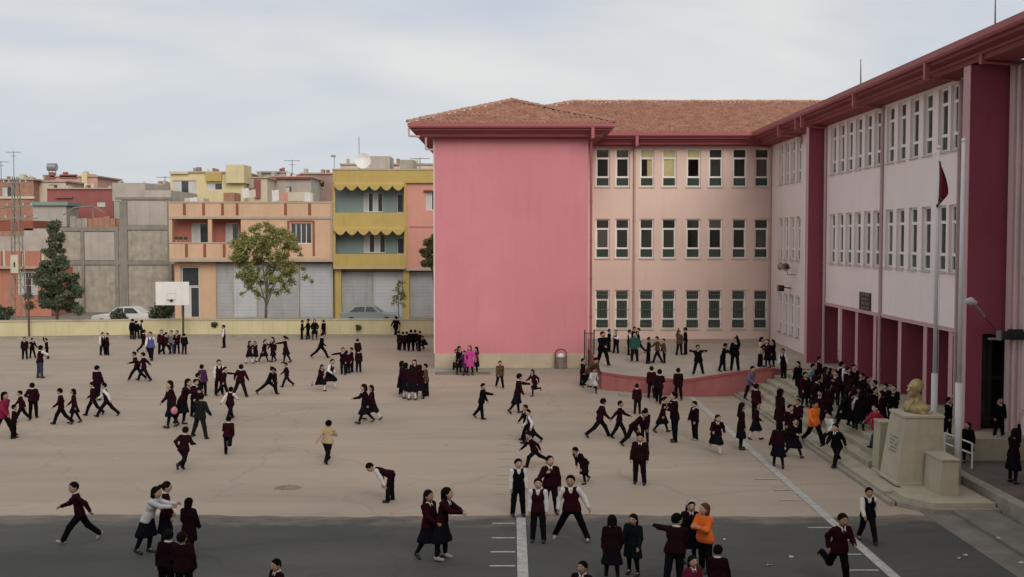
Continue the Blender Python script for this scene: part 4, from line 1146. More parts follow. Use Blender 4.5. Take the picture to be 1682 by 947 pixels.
# ---- buildings further back, each its own house
def far(name, label, u0, u1, v0, Y, m, wins=(), extra=()):
    h = House(name, label, (u0 + u1) / 2, Y)
    h.front('wall', m, u0, u1, v0, 470, [w[:4] for w in wins], 0, z0=0)
    h.box('roof_slab', m_slab2, u0 - 1.5, u1 + 1.5, v0 - 2, v0 + .2, -.2, 8)
    h.box('wall', m, u0 + .2, u1 - .2, v0 + .3, 470, .5, 7.5, z0=0)
    for w in wins: h.win(*w[:4], 0, w[4] if len(w) > 4 else 2, True)
    for (nm, mm, a, c, p, q, fr, de) in extra: h.box(nm, mm, a, c, p, q, fr, de)
    rr = random.Random(int(u0 * 7 + v0))                     # chimneys, tanks and odds and ends on the flat roof
    for k in range(max(2, int((u1 - u0) / 16))):
        u = rr.uniform(max(u0, -5) + 3, u1 - 5); hh = rr.uniform(2.5, 8); w_ = rr.uniform(2, 6)
        h.box(rr.choice(['chimney', 'roof_tank', 'roof_box']), rr.choice([m_cream, m_hgrey, m_brick, m_white, m_mar2, m_conc]), u, u + w_, v0 - 2 - hh, v0 - 1.8, rr.uniform(.5, 4), rr.uniform(.4, 1.0))
    return h
far('brick_house', 'brick orange flat roofed house far behind the utility pole', -40, 57, 295, 120, m_brick, [(5, 20, 306, 324)], [('band', m_cream, -40, 57, 322, 326, -.2, .3)])
far('cream_house', 'small cream house between brick and pink far houses', 57, 110, 298, 122, m_cream, [(82, 96, 303, 310, 2)], [])
far('far_pink_house', 'pale pink far house with red parapet on the skyline', 74, 162, 290, 128, mat('plaster_palepink', (.58, .33, .28), .85, .1, .6), [(100, 106, 296, 305, 1), (134, 141, 294, 305, 1)],
    [('parapet', m_mar2, 73, 92, 287, 293, -.2, .3), ('parapet', m_mar2, 100, 128, 286, 292, -.2, .3), ('stair_tower', m_yel, 136, 145, 284, 302, -.3, 3)])
far('maroon_house', 'maroon walled far house with one dark window', 79, 187, 310, 112, m_mar2, [(160, 174, 330, 339, 1)], [('band', m_mar2, 92, 120, 322, 325, -.25, .2), ('shed', m_hgrey, 55, 110, 337, 372, -6, 3), ('shed_roof', m_teal, 53, 112, 331, 337, -6.3, 3.6)])
far('grey_shed_house', 'grey gabled shed house above the concrete building', 188, 282, 303, 106, m_hgrey, [(201, 209, 303, 309, 1)], [('rubble_wall', m_conc, 236, 282, 303, 318, -.5, 2)])
far('yellow_house', 'pale yellow house with stair tower above the peach parapet', 281, 402, 283, 104, m_yel, [(285, 324, 296, 322, 3), (341, 366, 300, 312, 2)],
    [('stair_tower', m_yel, 372, 402, 270, 300, -.6, 3), ('eave_panel', m_ochre, 339, 365, 283, 297, -.3, .3), ('parapet', m_cream, 281, 310, 281, 285, -.3, .3)])
far('white_roof_house', 'whitewashed far house with red doorway behind the peach parapet', 394, 440, 292, 106, m_cream, [(398, 416, 310, 324, 2)], [('red_wall', m_mar2, 419, 428, 295, 325, -.3, .3), ('wall_patch', m_hgrey, 396, 418, 293, 309, -.2, .15)])
far('rubble_house', 'grey far house with white door panel and red tiled edge', 436, 512, 291, 110, m_hgrey, [(440, 456, 313, 330, 1), (470, 480, 306, 318, 2)], [('roof_edge', m_stripe, 434, 512, 290, 293, -.4, .4), ('wall_patch', m_cream, 470, 510, 315, 330, -.3, .2)])
far('brown_roof_house', 'brown roofed far house left of the ochre house', 496, 547, 285, 116, mat('brownish', (.30, .20, .17), .9, .2, 1), [(520, 534, 298, 308, 2)], [('roof_edge', m_salred, 494, 530, 296, 300, -.8, .5)])
far('grey_block', 'grey far block on the skyline above the peach house', 424, 470, 283, 140, m_hgrey, [(432, 438, 287, 292, 1), (450, 456, 287, 292, 1)], [('ledge', m_concd, 430, 460, 281, 284, -.3, .5)])
far('hidden_house', 'cream far house rising behind the ochre roof', 560, 716, 270, 128, m_cream, [(645, 655, 268.5, 275, 1)], [])
# rooftop masts
def mast(u, v0, v1, Y, label, kind):
    p, q = P(u, v1, Y), P(u, v0, Y)
    t = thing('roof_aerial', label, 'aerial', (p.x, Y, p.z), group='rooftop aerials'); h = q.z - p.z
    b = MB(); b.tube([(0, 0, -.3), (0, 0, h)], .045, 6); b.build('mast', m_steel, t)
    if kind == 'yagi':
        b = MB(); b.tube([(-.8, 0, h - .1), (.8, 0, h - .1)], .03, 5)
        for k in range(6): b.tube([(-.7 + k * .28, -.35, h - .1), (-.7 + k * .28, .35, h - .1)], .018, 4)
        b.tube([(-.3, 0, h - .5), (.3, 0, h - .5)], .03, 5); b.build('aerial_boom', m_steel, t)
    elif kind == 'tank':
        b = MB(); b.tube([(-.5, 0, h), (.5, 0, h)], .45, 12); b.build('tank', m_steel, t)
        for s in (-.4, .4): b = MB(); b.tube([(s, 0, -.3), (s, 0, h)], .05, 5); b.build('leg', m_steel, t)
    return t
mast(23, 248, 292, 118, 'tall roof aerial rising above the brick orange house', 'yagi')
mast(2, 264, 294, 118, 'shorter roof aerial at the left edge of the skyline', 'yagi')
mast(86, 274, 288, 128, 'grey water tank on legs on the pink far house', 'tank')
mast(480, 262, 291, 112, 'thin aerial on the skyline above the rubble house', 'yagi')
mast(271, 289, 306, 105, 'short stub aerial left of the yellow house', 'yagi')
mast(690, 258, 277, 88, 'roof aerial close to the school edge', 'yagi')

# ---- utility pole with cross arms
up = thing('utility_pole', 'tall lattice utility pole with cross arms by the orange house', 'utility pole', (px(28, 80), 80, 0))
zt = pz(290, 80); x_ = .42
m_lat = mat('pole_steel', (.24, .22, .19), .7, .2, 2)
for (sx, sy) in ((-1, -1), (1, -1), (1, 1), (-1, 1)):
    b = MB(); b.tube([(sx * x_, sy * x_, 0), (sx * .16, sy * .16, zt)], .045, 5); b.build('leg', m_lat, up)
b = MB(); n = 14
for i in range(n):
    z0, z1 = zt * i / n, zt * (i + 1) / n; w0, w1 = x_ + (.16 - x_) * i / n, x_ + (.16 - x_) * (i + 1) / n
    s = 1 if i % 2 else -1
    b.tube([(-s * w0, -w0, z0), (s * w1, -w1, z1)], .022, 4); b.tube([(-w0, -s * w0, z0), (-w1, s * w1, z1)], .022, 4); b.tube([(w0, s * w0, z0), (w1, -s * w1, z1)], .022, 4)
b.build('lattice', m_lat, up)
for v, l in ((300, .9), (338, 1.3), (358, 1.6)):
    z = pz(v, 80); b = MB(); b.box(-l, l, -.25, -.15, z - .05, z + .05); a = b.build('cross_arm', m_lat, up)
    for k in (-.9, -.45, .45, .9):
        c = MB(); c.tube([(k * l, -.2, z + .05), (k * l, -.2, z + .22)], [.05, .03], 6); c.build('insulator', m_curtw, a)
b = MB(); b.box(-.28, .28, -.5, -.46, pz(448, 80), pz(418, 80)); b.build('warning_plate', mat('plate_cream', (.55, .50, .36), .7, .1, 3), up)
b = MB(); b.box(-.06, .06, -.505, -.499, pz(438, 80), pz(430, 80)); b.build('warning_mark', m_dark, up)
wr = MB()
for (v, dz, k) in ((338, .2, -1.1), (338, .2, 1.1), (358, .2, -1.4), (358, .2, 1.4)):
    z = pz(v, 80) + dz; x0 = up.location.x + k; pts = [(x0 - 40 * t, 80 - .2 + 6 * t, z - 2.2 * math.sin(math.pi * t)) for t in np.linspace(0, 1, 12)]
    wr.tube([(p[0] - up.location.x, p[1] - 80, p[2]) for p in pts], .012, 4)
    pts = [(14 * t + k, -.2 + 12 * t, z - .6 * math.sin(math.pi * t) - 1.0 * t) for t in np.linspace(0, 1, 10)]
wr.build('wire', m_dark, up)
# thin lamp posts standing in the yard edge
sp = thing('thin_post', 'thin dark red post beside the pine at the yard wall', 'post', G(48, 556))
b = MB(); b.tube([(0, 0, 0), (0, 0, P(48, 455, sp.location.y).z)], .06, 7); b.build('post', mat('post_brown', (.10, .05, .045), .6, .1, 3), sp)
b = MB(); b.tube([(0, 0, 0), (0, 0, .12)], .12, 8); b.build('foot', m_conc, sp)

# ---- trees and shrubs
def leafmat(name, c, var=.35):
    m = mat(name, c, .7, var, 1.3, spec=.25)
    return m
m_bark = mat('bark', (.13, .105, .08), .95, .25, 5, bump=.4)
lf_pine = leafmat('leaf_pine', (.075, .095, .052)); lf_pine2 = leafmat('leaf_pine_light', (.125, .142, .080))
lf_green = leafmat('leaf_green', (.185, .195, .062)); lf_green2 = leafmat('leaf_olive', (.270, .260, .092))
lf_bush = leafmat('leaf_bush', (.050, .062, .038))
def crown(name, clumps, n, size, mats, parent, origin, aspect=1.9, shell=.55):
    rs = np.random.RandomState(abs(hash(name)) % 1000 if False else int(sum(ord(ch) for ch in name) + n))
    vol = np.array([c[3] ** 2.2 for c in clumps]); pr = vol / vol.sum()
    b = MB(); o = np.array(origin)
    for k in range(n):
        c = clumps[rs.choice(len(clumps), p=pr)]
        d = rs.normal(size=3); d /= np.linalg.norm(d); r = c[3] * (shell + (1 - shell) * rs.rand()) * rs.choice([1, 1, 1, .75, 1.15])
        p = np.array(c[:3]) + d * r * np.array([1, 1, c[4] if len(c) > 4 else .9]) - o
        a = rs.normal(size=3); a /= np.linalg.norm(a); e = np.cross(a, rs.normal(size=3)); e /= np.linalg.norm(e)
        s = size * rs.uniform(.6, 1.25); a = a * s * aspect / 2; e = e * s / 2; f = np.cross(a, e); f = f / (np.linalg.norm(f) + 1e-9) * s * .15
        b.add([p - a, p - e + f, p + a, p + e + f], [(0, 1, 2, 3)], 0 if rs.rand() < .6 else 1)
    return b.build('crown', mats, parent)
def tree(name, label, u, vb, Y=None, trunk=(), limbs=(), clumps=(), n=2500, size=.2, mats=None, tr=.12, cat='tree', aspect=1.9, grp=None, shell=.55):
    base = G(u, vb) if Y is None else P(u, vb, Y)
    if Y is not None: base.z = 0
    Yt = base.y; t = thing(name, label, cat, base, group=grp)
    pr = lambda q: (P(q[0], q[1], Yt + (q[2] if len(q) > 2 else 0)) - base)
    b = MB(); pts = [Vector((0, 0, 0))] + [pr(q) for q in trunk]
    b.tube(pts, [tr * (1 - .55 * i / len(pts)) for i in range(len(pts))], 8)
    b.build('trunk', m_bark, t, smooth=True)
    for lb_ in limbs:
        b = MB(); q = [pr(x) for x in lb_]; b.tube(q, [tr * .45 * (1 - .75 * i / len(q)) for i in range(len(q))], 6); b.build('limb', m_bark, t)
    sc = Yt / F_PX
    cl = []
    for c in clumps:
        q = P(c[0], c[1], Yt + (c[3] if len(c) > 3 else 0)); cl.append((q.x, q.y, q.z, c[2] * sc, c[4] if len(c) > 4 else .9))
    crown(name, cl, n, size, mats, t, base, aspect, shell)
    return t
random.seed(5)
cl = []
for v in range(366, 512, 7):                      # ragged pine: narrow tip, broad skirt
    t = (v - 366) / 146; half = 6 + 26 * t if t < .55 else 20 + 22 * math.sin(math.pi * (t - .55) / .9 + .5)
    ctr = 90 + 3 * math.sin(v * .1)
    for k in range(3 if t < .4 else 5):
        cl.append((ctr + random.uniform(-half, half), v + random.uniform(-4, 4), random.uniform(5, 9) + 3 * t, random.uniform(-half, half) / 28, .8))
cl += [(120, 465, 9), (126, 474, 8), (116, 490, 8), (68, 445, 10), (62, 462, 9), (72, 480, 9), (82, 500, 8), (104, 503, 8)]
tree('pine_tree', 'dark ragged pine tree at the left of the yard wall', 94, 552, None, [(94, 500), (92, 440), (90, 375)], [[(94, 505), (110, 495), (124, 480)], [(94, 500), (78, 486), (66, 470)], [(92, 460), (75, 450), (64, 445)]], cl, 17000, .085, [lf_pine, lf_pine2], .11, aspect=2.6, shell=.3)
cl = []
random.seed(8)
for k in range(170):
    a = random.uniform(0, 2 * math.pi); r = math.sqrt(random.random())
    u, v = 438 + 56 * r * math.cos(a), 418 + 48 * r * math.sin(a)
    if v < 388 and u > 480: v += 25
    cl.append((u, v, random.uniform(5, 11), random.uniform(-2.0, 2.0), .8))
cl += [(502, 455, 8), (498, 440, 8), (384, 400, 10), (425, 372, 8), (405, 462, 9), (420, 478, 8), (398, 482, 6), (466, 470, 9), (472, 478, 7), (512, 462, 5), (390, 430, 10), (410, 470, 10), (424, 484, 8), (455, 480, 9), (440, 476, 9), (478, 462, 10), (392, 452, 9), (438, 368, 8), (446, 375, 9)]
tree('round_tree', 'leafy olive green tree standing before the peach house', 436, 551, None, [(437, 510), (438, 475), (440, 430)],
     [[(437, 500), (428, 470), (410, 440)], [(437, 495), (450, 465), (472, 440)], [(438, 480), (432, 440), (428, 395)], [(438, 478), (455, 430), (462, 395)], [(437, 492), (412, 474), (398, 482)], [(437, 505), (446, 480), (458, 455)]],
     cl, 26000, .08, [lf_green, lf_green2], .10, shell=.0)
cl = [(703, 398, 8), (700, 415, 9), (708, 430, 10), (698, 432, 7), (712, 408, 9), (693, 412, 5), (716, 390, 8), (718, 425, 10)]
tree('street_tree', 'small dark tree half hidden by the edge of the pink wall', 714, 540, 74, [(714, 480), (710, 440), (708, 410)], [[(712, 450), (700, 420)]], cl, 3500, .10, [lf_pine2, lf_green], .07)
cl = [(655, 478, 9), (650, 490, 8), (661, 487, 8), (657, 465, 7), (664, 500, 6), (646, 500, 5)]
tree('sapling', 'thin nearly bare sapling in front of the ochre house', 655, 551, None, [(655, 520), (654, 490), (655, 462)], [[(655, 505), (646, 488)], [(655, 500), (664, 482)]], cl, 160, .13, [lf_green2, lf_green], .035, grp='saplings along the wall')
def bush(u, vb, r, asp, label, n, stem, Y=None):
    g = G(u, vb)
    cl = []
    rr = random.Random(int(u))
    for k in range(10):
        a = rr.uniform(0, 6.28); q = rr.uniform(.2, .75); cl.append((u + r * q * math.cos(a), stem + r * asp * q * math.sin(a), r * .5, rr.uniform(-.3, .3), .9))
    return tree('shrub', label, u, vb, None, [(u, (vb + stem) / 2), (u, stem)], [], cl, n, .12, [lf_bush, lf_pine2], .04, 'shrub', grp='shrubs along the yard wall')
bush(194, 552, 16, .95, 'round dark shrub in front of the parked white car', 900, 524)
bush(262, 551, 22, .72, 'flat topped dark shrub just left of the basketball post', 1300, 513)
bush(4, 552, 19, .9, 'dark shrub cut off by the left frame edge', 1000, 517)
bush(352, 552, 6, 1.1, 'small ball shaped shrub on a thin stem by the wall', 260, 533)
bush(588, 552, 5, .8, 'tiny shrub near the wall under the ochre house', 160, 537)

# ---- parked cars on the street
def car(label, u, Y, col, L_=4.1, face=1, hatch=True):
    g = P(u, 500, Y); t = thing('parked_car', label, 'car', (g.x, Y, 0), 0 if face > 0 else math.pi, 'cars parked in the street')
    W2 = .82; mb = mat('car_paint_%s' % col[0], col[1], .3, .04, 1, spec=.6)
    prof = [(-L_ / 2, .32), (-L_ / 2 + .02, .62), (-L_ / 2 + .10, .80), (-L_ * .22, .92), (-L_ * .14, 1.0) if False else (-L_ * .20, .93), (L_ * .36, .95), (L_ / 2 - .06, .90), (L_ / 2, .62), (L_ / 2 - .02, .32)]
    b = MB()
    def loft(sections, m=0):
        n = len(sections[0]); vs = [p for s in sections for p in s]; fs = []
        for i in range(len(sections) - 1):
            for k in range(n): fs.append((i * n + k, i * n + (k + 1) % n, (i + 1) * n + (k + 1) % n, (i + 1) * n + k))
        fs.append(tuple(range(n - 1, -1, -1))); fs.append(tuple(range((len(sections) - 1) * n, len(sections) * n)))
        b.add(vs, fs, m)
    loft([[(x, y, z if abs(y) < W2 else .36 + (z - .36) * .9) for (x, z) in prof] for y in (-W2, -W2 + .1, W2 - .1, W2)])
    b.build('body', mb, t, smooth=False)
    b = MB(); roofp = [(-L_ * .21, .92), (-L_ * .07, 1.36), (L_ * .24, 1.40), (L_ * (.40 if hatch else .34), .94)]
    loft([[(x, y * (1 if z < 1 else .86), z) for (x, z) in roofp] for y in (-W2 + .05, W2 - .05)])
    b.build('cabin', mb, t)
    for s in (-1, 1):
        for (xa, xb, ta, tb) in ((-L_ * .155, L_ * .06, -L_ * .06, L_ * .055), (L_ * .075, L_ * .33, L_ * .07, L_ * .225)):
            w = MB(); yb, yt = s * (W2 - .045), s * (W2 * .86 - .04)
            w.add([(xa, yb + s * .012, .97), (xb, yb + s * .012, .97), (tb, yt + s * .012, 1.33), (ta, yt + s * .012, 1.33)], [(0, 1, 2, 3)]); w.build('side_window', m_hglass, t)
    w = MB(); w.add([(-L_ * .218, -.66, .96), (-L_ * .218, .66, .96), (-L_ * .082, .58, 1.34), (-L_ * .082, -.58, 1.34)], [(0, 1, 2, 3)]); w.build('windscreen', m_hglass, t)
    for x in (-L_ * .31, L_ * .30):
        for s in (-1, 1):
            w = MB(); w.tube([(x, s * (W2 - .16), .31), (x, s * (W2 + .01), .31)], .31, 16); wh = w.build('wheel', m_dark, t)
            w = MB(); w.tube([(x, s * (W2 + .005), .31), (x, s * (W2 + .02), .31)], .19, 12); w.build('rim', m_steel, wh)
    for s in (-1, 1):
        w = MB(); w.bbox(-L_ / 2 - .01, -L_ / 2 + .06, s * .58 - .14, s * .58 + .14, .62, .76, .01); w.build('headlight', m_curtw, t)
        w = MB(); w.bbox(L_ / 2 - .05, L_ / 2 + .012, s * .6 - .11, s * .6 + .11, .66, .86, .01); w.build('tail_light', m_mar2, t)
    return t
car('white hatchback parked behind the wall near the concrete building', 203, 77, ('white', (.62, .61, .58)), 4.0, 1)
car('grey green saloon parked before the ochre house shutters', 608, 78.5, ('greygreen', (.24, .29, .28)), 4.1, -1, False)
# ================================================================== FIGURES: surface-net bodies from posed skeletons
def rx(a): c, s = math.cos(a), math.sin(a); return np.array([[1, 0, 0], [0, c, -s], [0, s, c]])
def ry(a): c, s = math.cos(a), math.sin(a); return np.array([[c, 0, s], [0, 1, 0], [-s, 0, c]])
def rz_(a): c, s = math.cos(a), math.sin(a); return np.array([[c, -s, 0], [s, c, 0], [0, 0, 1]])
def CAP(a, b, ra, rb=None, sq=None): return ('c', np.array(a, float), np.array(b, float), ra, ra if rb is None else rb, sq)
def ELL(c, r, Rm=np.eye(3)): return ('e', np.array(c, float), np.array(r, float), Rm)
def pbounds(p):
    if p[0] == 'c':
        r = max(p[3], p[4]); return np.minimum(p[1], p[2]) - r, np.maximum(p[1], p[2]) + r
    r = p[2].max(); return p[1] - r, p[1] + r
def pdist(p, X):
    if p[0] == 'c':
        q = X - p[1]; ba = p[2] - p[1]
        if p[5] is not None:
            dv, s = p[5]; q = q + (1 / s - 1) * (q @ dv)[..., None] * dv; ba = ba + (1 / s - 1) * (ba @ dv) * dv
        h = np.clip((q @ ba) / (ba @ ba + 1e-12), 0, 1)
        return np.linalg.norm(q - h[..., None] * ba, axis=-1) - (p[3] + (p[4] - p[3]) * h)
    q = ((X - p[1]) @ p[3]) / p[2]; l = np.linalg.norm(q, axis=-1)
    return (l - 1) * p[2].min()
def snet(groups, vox, k=.022):
    """groups: list of (prims, cuts); a cut is (normal, point): what lies on the normal's side goes; returns verts, quads"""
    lo = np.min([pbounds(p)[0] for g in groups for p in g[0]], 0) - 3 * vox
    hi = np.max([pbounds(p)[1] for g in groups for p in g[0]], 0) + 3 * vox
    n = np.ceil((hi - lo) / vox).astype(int) + 1
    ax = [lo[i] + vox * np.arange(n[i]) for i in range(3)]
    T = None
    for prims, cuts in groups:
        D = np.full(n, .3)
        for p in prims:
            a, b = pbounds(p); i0 = np.maximum(0, ((a - lo) / vox).astype(int) - 4); i1 = np.minimum(n, ((b - lo) / vox).astype(int) + 6)
            gx = np.stack(np.meshgrid(*[ax[i][i0[i]:i1[i]] for i in range(3)], indexing='ij'), -1)
            d = pdist(p, gx); S_ = D[i0[0]:i1[0], i0[1]:i1[1], i0[2]:i1[2]]
            h = np.clip(.5 + .5 * (S_ - d) / k, 0, 1); S_[...] = S_ + (d - S_) * h - k * h * (1 - h)
        if cuts:
            gx = np.stack(np.meshgrid(*ax, indexing='ij'), -1)
            for c in cuts:
                if isinstance(c[0], str): D = np.maximum(D, -pdist(c, gx))
                else: D = np.maximum(D, (gx - np.array(c[1])) @ np.array(c[0]))
        T = D if T is None else np.minimum(T, D)
    D = T; Sg = D < 0
    C = [Sg[i:n[0] - 1 + i, j:n[1] - 1 + j, l:n[2] - 1 + l] for i in (0, 1) for j in (0, 1) for l in (0, 1)]
    cnt = sum(c.astype(np.int8) for c in C); act = (cnt > 0) & (cnt < 8)
    I = np.argwhere(act); vid = -np.ones(act.shape, int); vid[act] = np.arange(len(I))
    acc = np.zeros((len(I), 3)); w = np.zeros(len(I))
    off = [(i, j, l) for i in (0, 1) for j in (0, 1) for l in (0, 1)]
    for e0 in off:
        for a in range(3):
            if e0[a]: continue
            e1 = list(e0); e1[a] = 1
            d0 = D[I[:, 0] + e0[0], I[:, 1] + e0[1], I[:, 2] + e0[2]]; d1 = D[I[:, 0] + e1[0], I[:, 1] + e1[1], I[:, 2] + e1[2]]
            m = (d0 < 0) != (d1 < 0); t = np.where(m, d0 / np.where(m, d0 - d1, 1), 0)
            pt = np.array(e0, float)[None, :].repeat(len(I), 0); pt[:, a] += t
            acc[m] += pt[m]; w[m] += 1
    V = lo + vox * (I + acc / np.maximum(w, 1)[:, None])
    Q = []
    for a in range(3):
        b_, c_ = (a + 1) % 3, (a + 2) % 3
        s0 = [slice(None)] * 3; s1 = [slice(None)] * 3
        s0[a] = slice(0, n[a] - 1); s1[a] = slice(1, n[a])
        A, B = Sg[tuple(s0)], Sg[tuple(s1)]
        E = np.argwhere(A != B); E = E[(E[:, b_] > 0) & (E[:, c_] > 0) & (E[:, b_] < n[b_] - 1) & (E[:, c_] < n[c_] - 1)]
        if not len(E): continue
        fl = A[E[:, 0], E[:, 1], E[:, 2]]
        def cell(db, dc):
            q = E.copy(); q[:, b_] -= db; q[:, c_] -= dc; return vid[q[:, 0], q[:, 1], q[:, 2]]
        q = np.stack([cell(1, 1), cell(0, 1), cell(0, 0), cell(1, 0)], 1)
        q[~fl] = q[~fl][:, ::-1]; Q.append(q)
    return V, np.concatenate(Q)
def np_mesh(name, V, Q, extra=None):
    """extra: MB with small pieces joined in (material indices kept +1)"""
    v = V.tolist(); f = Q.tolist(); mi = [0] * len(f)
    if extra is not None:
        n = len(v); v += [list(x) for x in extra.v]; f += [[i + n for i in q] for q in extra.f]; mi += extra.m
    me = bpy.data.meshes.new(name); me.from_pydata(v, [], f); me.polygons.foreach_set('use_smooth', [True] * len(f))
    if any(mi): me.polygons.foreach_set('material_index', mi)
    me.update(); return me

# pose: lean, side lean, head (yaw, pitch), legs L,R (flex, abduct, knee), arms L,R (flex, abduct, elbow, inward)
POSES = {
 'stand':   (2, 0, (5, 0), (2, 4, 2), (-2, 4, 2), (4, 8, 12, 20), (2, 8, 14, 20)),
 'stand2':  (0, 3, (-20, 5), (6, 5, 8), (-4, 3, 0), (10, 12, 35, 30), (0, 8, 10, 10)),
 'pockets': (2, 0, (8, 6), (3, 6, 2), (-3, 6, 2), (-12, 24, 62, 40), (-12, 24, 62, 40)),
 'wide':    (0, 0, (5, 2), (2, 24, 2), (-2, 24, 2), (6, 26, 18, 10), (4, 28, 30, 20)),
 'walk':    (6, 0, (0, 0), (26, 3, 6), (-22, 3, 16), (-24, 8, 14, 10), (26, 8, 24, 20)),
 'stride':  (10, 0, (0, 0), (36, 4, 8), (-32, 4, 14), (-30, 10, 20, 10), (32, 10, 40, 20)),
 'run':     (16, 0, (0, -4), (46, 3, 50), (-24, 3, 62), (-42, 12, 80, 10), (40, 12, 85, 30)),
 'runkick': (12, 0, (0, -4), (14, 3, 8), (-30, 3, 84), (30, 14, 70, 20), (-34, 14, 60, 10)),
 'lunge':   (24, 0, (0, -8), (48, 6, 40), (-44, 6, 8), (-30, 30, 30, 10), (46, 20, 40, 10)),
 'armout':  (4, 0, (20, 0), (8, 5, 4), (-8, 5, 6), (8, 8, 12, 20), (30, 84, 6, 0)),
 'armfwd':  (6, 0, (0, 0), (12, 4, 4), (-16, 4, 10), (84, 4, 8, 0), (6, 10, 20, 10)),
 'pushing': (18, 0, (0, -4), (24, 5, 14), (-30, 5, 8), (82, 6, 16, 10), (78, 6, 20, 10)),
 'raised':  (0, -4, (15, -6), (3, 6, 2), (-3, 6, 2), (8, 10, 16, 20), (150, 18, 20, 0)),
 'bothup':  (-2, 0, (0, -8), (2, 10, 2), (-2, 10, 2), (40, 100, 70, 0), (40, 100, 70, 0)),
 'bend':    (74, 0, (0, -38), (10, 5, 4), (-4, 6, 0), (38, 4, 8, 10), (30, 4, 10, 10)),
 'stoop':   (42, 0, (0, -14), (20, 5, 20), (-22, 5, 10), (50, 8, 30, 20), (20, 14, 40, 20)),
 'crouch':  (30, 0, (0, -12), (96, 14, 118), (82, 14, 124), (50, 10, 50, 30), (46, 10, 55, 30)),
 'hug':     (8, 4, (18, 6), (4, 5, 4), (-5, 5, 4), (62, 26, 50, 50), (52, 30, 60, 40)),
 'arms_in': (4, 0, (-14, 8), (4, 5, 3), (-4, 5, 3), (34, 8, 92, 55), (30, 8, 96, 55)),
 'chin':    (2, 0, (8, 4), (5, 5, 6), (-3, 4, 0), (6, 10, 14, 10), (44, 30, 128, 40)),
 'climb':   (14, 0, (0, 2), (52, 4, 56), (-6, 4, 8), (-20, 10, 30, 10), (28, 10, 40, 20)),
 'onhips':  (-2, -2, (12, 0), (3, 10, 2), (-3, 10, 2), (-14, 40, 84, 30), (-14, 40, 84, 30)),
 'walkgirl':(4, 0, (6, 0), (16, 2, 4), (-14, 2, 12), (-14, 8, 20, 15), (20, 8, 40, 30)),
 'pushgirl': (16, 0, (0, -4), (10, 4, 8), (-18, 4, 6), (82, 6, 16, 10), (76, 6, 20, 10)),
 'rungirl': (14, 0, (0, -4), (34, 2, 30), (-20, 2, 72), (-30, 26, 50, 10), (34, 24, 60, 10)),
}
HB = 1.25
_sk = {}
def skeleton(pose, flip=False):
    key = (pose, flip)
    if key in _sk: return _sk[key]
    nm_, _, var_ = pose.partition('#')
    lean, side, hd, lL, lR, aL, aR = POSES[nm_]
    if var_:                       # a second and third way of holding the same pose
        jr = random.Random(nm_ + var_); j = lambda a: jr.uniform(-a, a)
        lean += j(4); side += j(4); hd = (hd[0] + j(28), hd[1] + j(8))
        lL, lR = [(l[0] + j(7), max(0, l[1] + j(4)), max(0, l[2] + j(9))) for l in (lL, lR)]
        aL, aR = [(a[0] + j(16), max(3, a[1] + j(9)), max(4, a[2] + j(22)), a[3] + j(18)) for a in (aL, aR)]
    if flip: side = -side; hd = (-hd[0], hd[1]); lL, lR = lR, lL; aL, aR = aR, aL
    T = ry(R(side)) @ rx(R(lean)); T = ry(R(side)) @ rx(R(lean))
    d = lambda M, v: M @ np.array(v, float)
    J = {}; pel = np.array([0, 0, .63]); J['pel'] = pel
    J['T'] = T
    J['waist'] = pel + d(T, (0, 0, .12)); J['chest'] = pel + d(T, (0, -.005, .28)); J['neck'] = pel + d(T, (0, .005, .405))
    Hm = rx(R(lean * .35)) @ rz_(R(hd[0])) @ rx(R(-hd[1]))
    J['H'] = Hm
    J['headb'] = J['neck'] + d(T, (0, -.006, .03)); J['head'] = J['headb'] + d(Hm, (0, -.008, .088))
    for s, nm, lg, am in ((1, 'L', lL, aL), (-1, 'R', lR, aR)):
        hip = pel + d(ry(R(side)), (s * .07, 0, -.015)); M = rz_(0) @ ry(-s * R(lg[1])) @ rx(-R(lg[0]))
        kn = hip + d(M, (0, 0, -.285)); M2 = M @ rx(R(lg[2])); an = kn + d(M2, (0, 0, -.275))
        fd = d(M2 @ rx(R(min(30, max(0, lg[2] * .25)))), (0, -1, 0)); fd[2] = min(fd[2], .25) if lg[2] < 40 else fd[2]; fd /= np.linalg.norm(fd)
        J['hip' + nm], J['kn' + nm], J['an' + nm], J['fd' + nm], J['M2' + nm] = hip, kn, an, fd, M2
        sh = pel + d(T, (s * .128, .0, .352)); A = T @ ry(-s * R(am[1])) @ rx(-R(am[0]))
        el = sh + d(A, (0, 0, -.20)); B = A @ rz_(-s * R(am[3])) @ rx(-R(am[2])); wr = el + d(B, (0, 0, -.175))
        J['sh' + nm], J['el' + nm], J['wr' + nm], J['B' + nm] = sh, el, wr, B
    zmin = min(min(J['an' + s][2] - .058, (J['an' + s] + J['fd' + s] * .10)[2] - .035) for s in 'LR')
    for k in J:
        if J[k].ndim == 1 and not k.startswith('fd'): J[k] = J[k] - np.array([0, 0, zmin])
    _sk[key] = J
    return J
def torso_prims(J, e):
    T = J['T']; dv = T @ np.array([0, 1., 0]); sq = (dv, .72); P_ = lambda v: J['pel'] + T @ np.array(v, float)
    return [CAP(P_((-.045, 0, .0)), P_((.045, 0, .0)), .083 + e, None, sq), CAP(P_((-.03, 0, .12)), P_((.03, 0, .12)), .083 + e, None, sq),
            CAP(P_((-.045, -.004, .26)), P_((.045, -.004, .26)), .092 + e, None, sq), CAP(P_((-.075, 0, .358)), P_((.075, 0, .358)), .047 + e, None, sq),
            CAP(P_((0, 0, .0)), P_((0, 0, .33)), .085 + e, .09 + e, sq)]
